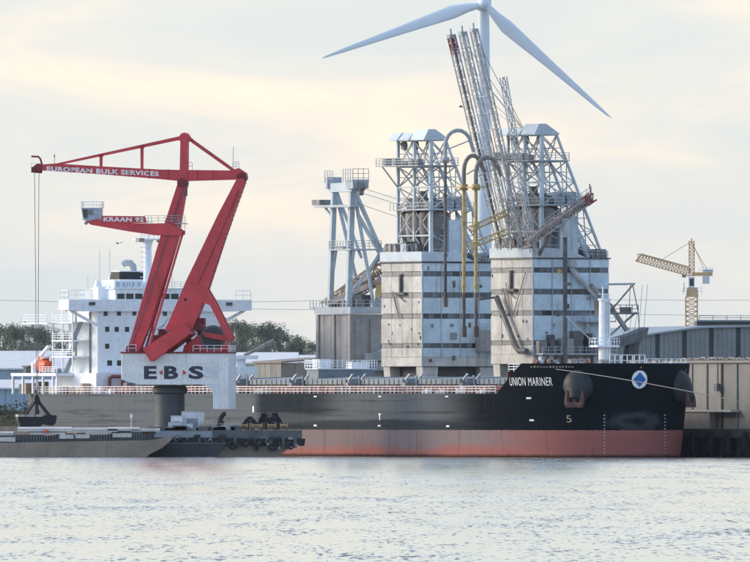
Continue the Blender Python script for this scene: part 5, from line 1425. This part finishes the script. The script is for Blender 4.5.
for (px_, w_, lab) in ((244.5,6.5,'amber steel drum reel farthest left on the pontoon end'),(257,11,'wide amber steel reel in front of the middle black grab'),(272,9,'amber steel reel in front of the right black grab'),(284,8,'amber steel reel farthest right on the pontoon end')):
    Yy = YP-7.2; g_ = thing('cable_reel', lab, 'reel', (X(px_,Yy),Yy,ZP-.0), 0, 'amber reels on the pontoon edge')
    hw = w_/2/SCL
    m2 = MB(); m2.tube([(-hw,0,.55),(-hw*.8,0,.55)],.55,14); m2.build('flange', M['amber'], g_)
    m2 = MB(); m2.tube([(hw*.8,0,.55),(hw,0,.55)],.55,14); m2.build('flange', M['amber'], g_)
    m2 = MB(); m2.tube([(-hw*.8,0,.55),(hw*.8,0,.55)],.36,12); m2.build('core', M['amber'], g_)
    m2 = MB(); m2.box(-hw*.5,hw*.3,-.62,-.35,.1,.75); m2.build('strap', M['steel_dark'], g_)

# near barge with open lids (left)
YB1 = 3026.0
b1 = thing('hopper_barge', 'long grey brown river barge with pale lids at lower left', 'barge', (X(60,YB1),YB1,0))
OB = X(60,YB1)
def pb(mb_, name, mat, parent=b1, **k):
    mb_.v = [(x-OB, y, z) for x, y, z in mb_.v]
    return mb_.build(name, M[mat], parent, **k)
zc = lambda py: Z(py, YB1)
poly = [(X(-120,YB1),zc(444.5)),(X(150,YB1),zc(440)),(X(174,YB1),zc(436)),(X(170.5,YB1),zc(441)),(X(162,YB1),zc(448)),(X(150,YB1),zc(454)),(X(141,YB1),-.8),(X(-120,YB1),-.8)]
m2 = MB(); m2.prism(poly, -5.5, 5.5, 'y'); pb(m2, 'hull', 'barge')
m2 = MB(); m2.prism([(X(-120,YB1),zc(444.4)),(X(-120,YB1),zc(438)),(X(154,YB1),zc(434)),(X(154,YB1),zc(439.8))], -4.9, 4.9, 'y'); pb(m2, 'coaming', 'barge_dark')
ri = None
for k in range(80):
    px_ = -60+k*2.7
    if px_ > 152: break
    if ri is None:
        m3 = MB(); m3.box(-.1,.1,-.16,0,0,.95); ri = m3.build('coaming_rib', M['pontoon'], b1)
        ri.location = (X(px_,YB1)-OB, -4.9, zc(444)); continue
    yb = 444.4 + (439.8-444.4)*(px_+120)/274 - .2
    share(ri, 'coaming_rib', (X(px_,YB1)-OB, -4.9, zc(yb)), b1)
lids = [(-8,16,436.3,441.5,0),(18,72,427.5,431.5,1),(60,74,434.0,438.5,0),(76,90,433.6,438.2,0),(72,118,428.2,431.8,1),(113,132,432.6,437.2,0),(108,140,427.6,430.4,1),(-25,14,432,435.4,1),(132,160,428.8,431.5,1),(30,66,431.5,434.4,1),(86,112,431.0,433.8,1)]
for i, (a,b,t_,b_, up_) in enumerate(lids):
    m2 = MB()
    y0_, y1_ = (-4.7, 4.7) if up_ else (-5.15, 4.5)
    m2.prism([(y0_,zc(b_)),(y0_,zc(t_+.8)),(y0_+1.0,zc(t_)),(y1_-1.0,zc(t_)+.1),(y1_,zc(t_+.8)),(y1_,zc(b_))], X(a,YB1), X(b,YB1), 'x')
    pb(m2, 'barge_lid', 'lid')
m2 = MB(); m2.prism([(X(14,YB1),zc(441)),(X(60,YB1),zc(434)),(X(60,YB1),zc(438.6)),(X(16,YB1),zc(443))], -4.95, 4.6, 'y'); pb(m2, 'hold_shade', 'black')  # black solid put in for the shade inside the open hold
m2 = MB(); m2.prism([(X(88,YB1),zc(438)),(X(120,YB1),zc(432.4)),(X(120,YB1),zc(438.6))], -4.96, 4.6, 'y'); pb(m2, 'hold_shade', 'black')
m2 = MB(); m2.box(X(45,YB1),X(49,YB1),-5.0,-4.4,zc(432.6),zc(429.8)); pb(m2, 'signal_board', 'orange')
m2 = MB(); m2.bar((X(131.5,YB1),-4.2,zc(432)),(X(131.5,YB1),-4.2,zc(414.5)),.12); m2.box(X(130.3,YB1),X(132.8,YB1),-4.4,-4.0,zc(418),zc(413.8)); pb(m2, 'signal_post', 'letter')
m2 = MB(); m2.prism([(X(142,YB1),zc(434)),(X(156,YB1),zc(434)),(X(154,YB1),zc(424.8)),(X(146,YB1),zc(424.8))],-2,2,'y'); pb(m2, 'bow_hatch', 'rust')
# second barge alongside, behind the first, in front of the pontoon
YB2 = 3033.5
b2 = thing('deck_barge', 'low dark barge with a raked end lying under the pontoon edge', 'barge', (X(190,YB2),YB2,0))
m2 = MB(); ox = X(190,YB2)
m2.prism([(X(120,YB2)-ox,Z(444,YB2)),(X(226,YB2)-ox,Z(444,YB2)),(X(222,YB2)-ox,Z(450,YB2)),(X(213,YB2)-ox,-.8),(X(120,YB2)-ox,-.8)], -2.6, 2.6, 'y'); m2.build('hull', M['barge_dark'], b2)
m2 = MB(); m2.box(X(120,YB2)-ox,X(226.6,YB2)-ox,-2.7,2.7,Z(444,YB2),Z(442.6,YB2)); m2.build('deck', M['pontoon'], b2)

# ------------------------------------------------------------------ right hand quay wall, sheds, tower crane
wall = thing('quay_wall', 'beige panelled storage wall on the quay right of the ship bow', 'wall', qpt(0,24,QZ), ROT)
for k in range(14):
    x0_ = 22 - k*5.3
    m2 = MB(); m2.box(x0_-5.2,x0_,random.uniform(-.05,.05),.5,QZ,14.6); m2.build('wall_panel', M['beige'], wall, dz=QZ)
    m2 = MB(); m2.box(x0_-5.28,x0_-5.0,-.22,-.06,QZ,14.5); m2.build('joint_post', M['quay'] if k%3==1 else M['beige'], wall, dz=QZ)
m2 = MB(); m2.box(-53,23,-.35,.8,14.62,15.0); m2.build('coping', M['beige'], wall, dz=QZ)
m2 = MB(); m2.box(-53,23,.6,6,14.9,14.96); m2.build('wall_top', M['brownwall'], wall, dz=QZ)
for k in range(46):
    x_ = 20-k*1.25+random.uniform(-.4,.4)
    m2 = MB(); s_ = random.uniform(.25,.6); m2.tube([(x_-s_,.4,15.0),(x_-s_*.5,.5,15.0+s_*.7),(x_+s_*.6,.6,15.0+s_*.6),(x_+s_,.4,15.0)], .2, 5); m2.build('coping_rubble', M['brownwall'] if k%2 else M['machine'], wall, dz=QZ)
m2 = MB(); m2.box(-33.5,-14,-1.6,-.1,7.0,7.35); m2.build('ledge', M['lid'], wall, dz=QZ)
m2 = MB(); m2.box(-33,-22,-1.4,-.25,QZ,6.95); m2.build('low_store', M['brownwall'], wall, dz=QZ)
m2 = MB(); m2.box(-21.4,-20.4,-.9,-.3,10.2,11.4); m2.tube([(-20.9,-.5,11.4),(-20.9,-.5,14.6)],.12,6); m2.build('wall_lamp', M['steel_dark'], wall, dz=QZ)

YS = 3320.0
shed = thing('storage_shed', 'long grey clad shed with dark posts behind the beige wall', 'shed', (X(690,YS),YS,QZ), R(12))
sx0 = X(690,YS)
def sxx(px): return (X(px,YS)-sx0)/math.cos(R(12))
def rtop(px):
    pts = [(560,347),(600,342),(657,332.8),(700,327),(760,325.4),(840,328)]
    for (a,b),(c,d) in zip(pts, pts[1:]):
        if a <= px <= c: return b+(d-b)*(px-a)/(c-a)
    return 330
def ps(mb_, name, mat, **k): return mb_.build(name, M[mat], shed, dz=QZ, **k)
m2 = MB(); m2.prism([(sxx(a), Z(b,YS)-.25) for a,b in ((560,347),(600,342),(657,332.8),(700,327),(760,325.4),(840,328))]+[(sxx(840),QZ),(sxx(560),QZ)], .25, 70, 'y'); ps(m2, 'shed_body', 'shed_dark')
px_ = 576.5
while px_ < 830:
    n = 5
    for i in range(n):
        a = px_+2.2+(22.6/n)*i; b = a+22.6/n-.25
        m2 = MB(); m2.prism([(sxx(a),QZ),(sxx(b),QZ),(sxx(b),Z(rtop(b)+1.5,YS)),(sxx(a),Z(rtop(a)+1.5,YS))], random.uniform(-.03,.03), .24, 'y'); ps(m2, 'wall_panel', 'shed')
    px_ += 27.0
m2 = MB()
pts = [(560,347),(600,342),(657,332.8),(700,327),(760,325.4),(840,328)]
m2.prism([(sxx(a), Z(b-.6,YS)) for a,b in pts]+[(sxx(a), Z(b+1.3,YS)) for a,b in reversed(pts)], -.5, 70, 'y'); ps(m2, 'roof', 'roof_grey')

YK = 3560.0
fs_ = thing('flat_roof_building', 'dark flat building with a roof railing behind the grey shed', 'building', (X(740,YK),YK,QZ))
m2 = MB(); m2.box(X(697,YK)-X(740,YK),X(840,YK)-X(740,YK),0,30,0,Z(321.5,YK)-QZ); m2.build('block', M['shed_dark'], fs_)
m2 = MB(); m2.box(X(696.5,YK)-X(740,YK),X(841,YK)-X(740,YK),-.4,30.4,Z(321.5,YK)-QZ,Z(319.8,YK)-QZ); m2.build('roof_edge', M['roof_grey'], fs_)
m2 = MB(); m2.rail([(X(699,YK)-X(740,YK),0,Z(319.8,YK)-QZ),(X(838,YK)-X(740,YK),0,Z(319.8,YK)-QZ)],.75,2.6,.12,2); m2.build('roof_railing', M['steel'], fs_, kind='stuff')

YT = 3900.0
ST_ = F/YT
tcx = X(692,YT)
tcr = thing('tower_crane', 'ochre lattice tower crane above the shed roof at right', 'tower crane', (tcx,YT,QZ))
def tp(px, py, y_=0): return ((px-692)/ST_, y_, Z(py,YT))
def pt(mb_, name, mat, parent=tcr, **k): return mb_.build(name, M[mat], parent, dz=QZ, **k)
m2 = MB(); m2.lattice((0,0,QZ),tp(691.5,297),2.3,2.3,(1,0,0),26,.26,.15); pt(m2, 'tower_mast', 'crane_tan')
m2 = MB(); m2.prism([tp(685.5,297)[::2],tp(698.5,297)[::2],tp(697,287.5)[::2],tp(687.5,287.5)[::2]], -1.3,1.3,'y'); pt(m2, 'slewing_unit', 'crane_tan')
m2 = MB(); m2.rail([tp(683,294,-1.3),tp(701.5,294,-1.3)],1.2,.8,.07,2); m2.bar(tp(684,292,-1),tp(684,282,-1),.14); pt(m2, 'platform_railing', 'steel', kind='stuff')
m2 = MB(); m2.box(tp(688.5,0)[0],tp(694.5,0)[0],-1.2,1.0,tp(0,287.5)[2],tp(0,277)[2]); cb = pt(m2, 'operator_cab', 'crate')
m2 = MB(); m2.box(tp(689.6,0)[0],tp(693.6,0)[0],-1.28,-1.2,tp(0,285.8)[2],tp(0,278.6)[2]); pt(m2, 'cab_window', 'glass', cb)
m2 = MB(); a_, b_ = Vector(tp(690,272.5)), Vector(tp(636.5,257.5)); m2.lattice(a_, b_, 1.3, 1.45, (0,1,0), 18, .2, .12); pt(m2, 'jib', 'crane_tan')
m2 = MB(); m2.bar(tp(641,254),tp(636.3,261.5),.22); m2.bar(tp(641,254),tp(689,267),.24); pt(m2, 'jib_top_chord', 'crane_tan')
m2 = MB(); m2.lattice(tp(691.8,276),tp(691.6,241),1.0,1.0,(1,0,0),10,.18,.11); m2.bar(tp(691.6,243),tp(691.6,238.5),.25); pt(m2, 'apex_tower', 'crane_tan')
m2 = MB(); m2.box(tp(692,0)[0],tp(712.5,0)[0],-.7,.7,tp(0,276)[2],tp(0,272.4)[2]); cj = pt(m2, 'counter_jib', 'crane_tan')
m2 = MB(); m2.box(tp(702.5,0)[0],tp(709.5,0)[0],-.9,.9,tp(0,283.8)[2],tp(0,276)[2]); pt(m2, 'counterweight', 'crate', cj)
m2 = MB(); m2.box(tp(703,0)[0],tp(712.6,0)[0],-.6,.6,tp(0,272.4)[2],tp(0,269.4)[2]); m2.rail([tp(699,272.4,-.7),tp(713,272.4,-.7)],.9,.7,.07,2); pt(m2, 'hoist_winch', 'crate', cj)
for a,b in (((691.4,241.5),(662,259.5)),((692,242),(703.5,268)),((691.8,244),(708,271))):
    m2 = MB(); m2.bar(tp(*a),tp(*b),.11); pt(m2, 'tie_rod', 'crane_tan')
m2 = MB(); m2.box(tp(682,0)[0],tp(686,0)[0],-.4,.4,tp(0,277.5)[2],tp(0,274.6)[2]); pt(m2, 'trolley', 'machine')

# ------------------------------------------------------------------ wind turbine
YW = 4700.0
SW_ = F/YW
wt = thing('wind_turbine', 'tall white wind turbine with three long blades behind the towers', 'wind turbine', (X(483.8,YW),YW,QZ))
hz_ = Z(4,YW)-QZ
m2 = MB(); n = 12
m2.tube([(0,0,0)]+[(0,0,hz_*k/n) for k in range(1,n)]+[(0,0,hz_-1.2)], [2.35-1.05*k/n for k in range(n+1)], 40); m2.build('tower', M['turbine'], wt, smooth=True)
m2 = MB()
prof = [(-3.2,1.15),(-2.9,1.75),(-1,1.9),(4,1.9),(6.5,1.5),(7,.8)]
vs = []; nn_ = 16
for y_, r_ in prof:
    for i in range(nn_):
        th = 2*math.pi*i/nn_
        q = (abs(math.cos(th))**5+abs(math.sin(th))**5)**(-.2)
        vs.append((math.cos(th)*q*r_*.95, y_, hz_+.2+math.sin(th)*q*r_))
m2.add(vs, [(k*nn_+i,k*nn_+(i+1)%nn_,(k+1)*nn_+(i+1)%nn_,(k+1)*nn_+i) for k in range(len(prof)-1) for i in range(nn_)]+[tuple(range(nn_)), tuple(range((len(prof)-1)*nn_, len(prof)*nn_))])
nac = m2.build('nacelle', M['turbine'], wt, smooth=True)
m2 = MB(); m2.box(-.85,.85,-1.0,5.8,hz_+2.0,hz_+2.9); m2.build('cooler', M['roof_grey'], nac)
m2 = MB(); m2.tube([(0,-3.1,hz_),(0,-4.0,hz_),(0,-5.2,hz_),(0,-5.7,hz_)], [1.6,1.6,1.05,.3], 20); m2.build('hub', M['turbine'], wt, smooth=True)
def blade(ang):
    Lb = 171.0/SW_
    st = [(.0,.75,.75,1),(.04,.8,.8,1),(.10,1.15,.62,0),(.19,1.72,.46,0),(.3,1.5,.36,0),(.5,1.08,.26,0),(.7,.76,.17,0),(.88,.48,.1,0),(.97,.25,.05,0),(1.0,.06,.02,0)]
    n = 14; vs = []
    for s_, ch, tk_, _ in st:
        tw_ = R(12)*(1-s_)
        for i in range(n):
            th = 2*math.pi*i/n
            a_ = math.cos(th)*ch + (ch*.32 if s_ > .05 else 0)   # chord offset from the pitch axis
            b_ = math.sin(th)*tk_
            a2 = a_*math.cos(tw_)-b_*math.sin(tw_); b2 = a_*math.sin(tw_)+b_*math.cos(tw_)
            vs.append((a2, b2, s_*Lb))
    m3 = MB(); m3.add(vs, [(k*n+i,k*n+(i+1)%n,(k+1)*n+(i+1)%n,(k+1)*n+i) for k in range(len(st)-1) for i in range(n)]+[tuple(range(n-1,-1,-1)), tuple(range((len(st)-1)*n,len(st)*n))])
    o = m3.build('blade', M['turbine'], wt, smooth=True)
    o.location = (0,-4.2,hz_)
    o.rotation_euler = (0, R(90-ang), 0)
    return o
for a in (198.7, 318.1, 78.5): blade(a)

# ------------------------------------------------------------------ sheds on the left and in the middle distance
def simple_shed(px0, px1, Yq, py_ridge, py_eave, dep, wall_m, roof_m, label, n=6, name='warehouse', door=True):
    xm = X((px0+px1)/2,Yq)
    o = thing(name, label, 'warehouse', (xm,Yq,QZ))
    xa, xb = X(px0,Yq)-xm, X(px1,Yq)-xm
    ze, zr_ = Z(py_eave,Yq)-QZ, Z(py_ridge,Yq+dep/2)-QZ
    m3 = MB(); m3.box(xa+.1,xb-.1,.15,dep,0,ze); m3.build('wall', M[wall_m], o)
    w_ = (xb-xa)/n
    for k in range(n):
        m3 = MB(); m3.box(xa+k*w_+.06,xa+(k+1)*w_-.06,0,.14,0,ze-.02); m3.build('wall_panel', M[wall_m], o)
    m3 = MB(); m3.prism([(-.6,ze),(dep/2,zr_),(dep+.6,ze),(dep+.6,ze-.3),(dep/2,zr_-.3),(-.6,ze-.3)], xa-.4, xb+.4, 'x'); m3.prism([(0,ze-.3),(dep/2,zr_-.3),(dep,ze-.3)], xa, xa+.2, 'x'); m3.prism([(0,ze-.3),(dep/2,zr_-.3),(dep,ze-.3)], xb-.2, xb, 'x')
    m3.build('roof', M[roof_m], o)
    if door:
        m3 = MB(); m3.box(xb*.72,xb*.8,-.06,0,0,ze*.75); m3.build('door', M['shed_dark'], o)
    return o
simple_shed(-70, 62, 3500, 379.5, 387.5, 34, 'bluewall', 'roof_white', 'nearer white roofed blue grey warehouse at left behind the hanging grab', 7)
simple_shed(-60, 92, 3640, 350.8, 368, 60, 'bluewall', 'roof_white', 'farther and larger white roofed warehouse in front of the left trees', 8)
# sheds in the gap between crane and silo
bw = tower_frame('brown_shed', 282.0, 90.0, 'brown clad shed between the crane house and the brown silo')
zb = Z(360.5, 3320)
m2 = MB(); m2.box(-11,0,0,9.5,QZ,zb-.4); m2.build('wall', M['brownwall'], bw, dz=QZ)
for k in range(5):
    m2 = MB(); m2.box(-11+k*2.2+.05,-11+(k+1)*2.2-.05,-.14,-.003,QZ,zb-.5); m2.build('wall_panel', M['beige'], bw, dz=QZ)  # sunlit tone put into the colour; the other face keeps the shaded brown
for k in range(4):
    m2 = MB(); m2.box(.003,.14,k*2.37+.05,(k+1)*2.37-.05,QZ,zb-.5); m2.build('wall_panel', M['brownwall'], bw, dz=QZ)
m2 = MB(); m2.prism([(-.4,zb-.4),(9.9,zb+.3),(9.9,zb+.6),(-.4,zb-.1)], -11.5, .5, 'x'); m2.build('roof', M['brownwall'], bw, dz=QZ)
simple_shed(222, 296, 3480, 352.2, 362.5, 40, 'roof_white', 'roof_white', 'low white roofed warehouse right of the crane house before the trees', 6, door=False)
simple_shed(296, 330, 3600, 355, 362, 30, 'roof_grey', 'roof_white', 'small pale roofed warehouse just left of the brown silo', 3, door=False)

# dark hedge on the bank at left
hd = MB()
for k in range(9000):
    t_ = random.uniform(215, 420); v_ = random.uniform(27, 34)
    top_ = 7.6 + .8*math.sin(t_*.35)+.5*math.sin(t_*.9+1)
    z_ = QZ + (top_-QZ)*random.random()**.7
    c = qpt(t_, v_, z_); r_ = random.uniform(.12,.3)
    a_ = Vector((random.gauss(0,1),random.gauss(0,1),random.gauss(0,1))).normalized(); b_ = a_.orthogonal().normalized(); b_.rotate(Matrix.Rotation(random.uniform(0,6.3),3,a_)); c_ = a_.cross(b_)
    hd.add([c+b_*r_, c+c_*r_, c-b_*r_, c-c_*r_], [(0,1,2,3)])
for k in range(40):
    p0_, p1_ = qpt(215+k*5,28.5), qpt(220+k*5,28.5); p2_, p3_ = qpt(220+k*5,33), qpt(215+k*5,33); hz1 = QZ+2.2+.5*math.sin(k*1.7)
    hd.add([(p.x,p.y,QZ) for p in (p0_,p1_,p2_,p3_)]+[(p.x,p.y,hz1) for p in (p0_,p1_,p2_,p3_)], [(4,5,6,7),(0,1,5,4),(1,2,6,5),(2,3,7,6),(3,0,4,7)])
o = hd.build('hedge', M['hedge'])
tag(o, 'dark overgrown hedge along the bank at the far left', 'hedge', kind='stuff')

# ------------------------------------------------------------------ trees
def tree_mesh(seed, Ht, spread):
    rnd = random.Random(seed)
    tr = MB(); lf = MB()
    tips = []
    base = Vector((0,0,0)); top = Vector((rnd.uniform(-.8,.8),rnd.uniform(-.8,.8),Ht*.86))
    tr.tube([base, base.lerp(top,.35)+Vector((rnd.uniform(-.3,.3),0,0)), base.lerp(top,.7), top], [.34,.26,.16,.05], 7)
    for q in range(3):
        e_x = Vector((rnd.uniform(-2.6,2.6),rnd.uniform(-2,2),0))
        tr.tube([e_x*.6, e_x+Vector((0,0,Ht*.3)), e_x*1.1+Vector((0,0,Ht*rnd.uniform(.5,.75)))], [.2,.15,.05], 6)
    for k in range(26):
        u = rnd.uniform(.30,.97)
        p = base.lerp(top, u)
        th = rnd.uniform(0,6.283); ln = spread*(1.15-u)*rnd.uniform(.7,1.2)+.6
        q = p + Vector((math.cos(th)*ln, math.sin(th)*ln, ln*rnd.uniform(.5,1.1)))
        tr.tube([p, p.lerp(q,.5)+Vector((0,0,-.2)), q], [.13,.09,.04], 5)
        tips.append((q, rnd.uniform(.9,1.7)*(1.2-.35*u)))
        tips.append((p.lerp(q,.6), rnd.uniform(.7,1.2)))
    tips.append((top, 1.3))
    for c, r_ in tips:
        for i in range(int(60*r_)):
            d = Vector((rnd.gauss(0,1),rnd.gauss(0,1),rnd.gauss(0,.8)))
            d = d.normalized()*r_*rnd.random()**.45
            p = c+d; s_ = rnd.uniform(.09,.2)
            a_ = Vector((rnd.gauss(0,1),rnd.gauss(0,1),rnd.gauss(0,1))).normalized(); b_ = a_.orthogonal().normalized(); c_ = a_.cross(b_)
            lf.add([p+b_*s_, p+c_*s_*.7, p-b_*s_, p-c_*s_*.7], [(0,1,2,3)])
    return tr, lf
variants = []
for i in range(5):
    tr, lf = tree_mesh(100+i, 21.0, 3.5+.5*(i%3))
    def mk(m_, nm, mt):
        me = bpy.data.meshes.new(nm); me.from_pydata(m_.v, [], m_.f); me.materials.append(M[mt]); return me
    variants.append((mk(tr,'trunk','trunk'), mk(lf,'crown','leaf')))
ORD = ['first','second','third','fourth','fifth','sixth','seventh','eighth','ninth','tenth','eleventh','twelfth','thirteenth','fourteenth','fifteenth','sixteenth','seventeenth','eighteenth','nineteenth','twentieth','twenty first','twenty second']
def tree(px, py_top, Yq, i, label, group):
    hgt = Z(py_top, Yq)-QZ
    o = thing('tree', label, 'tree', (X(px,Yq),Yq,QZ), random.uniform(0,6.28), group)
    s_ = hgt/20.2
    w_ = s_*random.uniform(.85,1.1)
    o.scale = (w_, w_, s_)
    for me, nm in zip(variants[i%5], ('trunk','crown')):
        c = bpy.data.objects.new(nm, me); COL.objects.link(c); c.parent = o
L1 = '%s tree from the left in the row behind the white roofed warehouses'
L2 = '%s tree from the left in the grove between crane and brown silo'
prof1 = [(2,320),(9,318.5),(14,322),(20,324),(26,320),(31,321),(36,323),(42,325),(48,322),(55,324),(62,327),(70,329),(78,331),(88,333)]
for i, (a,b) in enumerate(prof1):
    tree(a, b-2+random.uniform(-1,1.5), 4350+random.uniform(-90,90), i, L1 % ORD[i], 'trees behind the left warehouses')
prof2 = [(222,312),(228,317),(233,316),(238,313),(243,315),(249,316.5),(254,320),(259,318),(264,317),(268,316.5),(273,320),(278,324),(284,328),(289,327),(294,331),(300,336),(305,333),(310,335),(316,338)]
for i, (a,b) in enumerate(prof2):
    tree(a, b-1+random.uniform(-1,1.5), 4350+random.uniform(-90,90), i+2, L2 % ORD[i], 'trees in the gap right of the crane')

# ------------------------------------------------------------------ far power lines, gull
for k, (pa, pb_, pc_, xs_) in enumerate(((299.0,302.5,298.0,(-40,400)),(307,309.5,308,(180,420)),(313.0,315.0,316.0,(560,800)),(299.2,300.2,300.0,(560,800)))):
    Yq = 5600.0
    m2 = MB(); pts = []
    for j in range(21):
        u = j/20
        px_ = xs_[0]+(xs_[1]-xs_[0])*u
        py_ = pa*(1-u)*(1-u)+2*u*(1-u)*(2*pb_-(pa+pc_)/2)+pc_*u*u
        pts.append((X(px_,Yq), Yq, Z(py_,Yq)))
    m2.tube(pts, .05, 5)
    tag(m2.build('power_line', M['wire']), ('thin power line crossing the sky left of the red crane','thin power line above the trees right of the bridge wing','lower thin power line behind the tower crane mast','upper thin power line behind the tower crane mast')[k], 'cable', 'far power lines')
bz = Vector((X(461,3080),3080,Z(107,3080)))
bd_ = thing('seagull', 'small dark gull flying left of the raised booms', 'bird', bz)
m2 = MB(); m2.tube([(-.35,0,0),(-.2,0,.02),(.1,0,.02),(.4,0,0)],[.03,.1,.1,.03],8); m2.build('bird_body', M['steel_dark'], bd_)
for s_ in (-1,1):
    m2 = MB(); m2.add([(-.1,0,.05),(.15,0,.05),(.1,s_*.35,.28),(-.1,s_*.4,.28),(-.2,s_*.8,.12)],[(0,1,2,3),(3,2,4)]); m2.build('wing', M['steel_dark'], bd_)

# ------------------------------------------------------------------ thin sea haze
m, t, b, out = newmat('sea haze')
t.nodes.remove(b)
pv = t.nodes.new('ShaderNodeVolumePrincipled')
pv.inputs['Color'].default_value = (.75,.88,1.0,1)
pv.inputs['Density'].default_value = 5e-6
pv.inputs['Anisotropy'].default_value = 0.2
t.links.new(pv.outputs[0], out.inputs['Volume'])
mb = MB(); mb.box(-30000,30000,-3000,58000,-3,170)
hz = mb.build('haze', m)
tag(hz, 'thin pale sea haze over the whole harbour', None, kind='stuff')
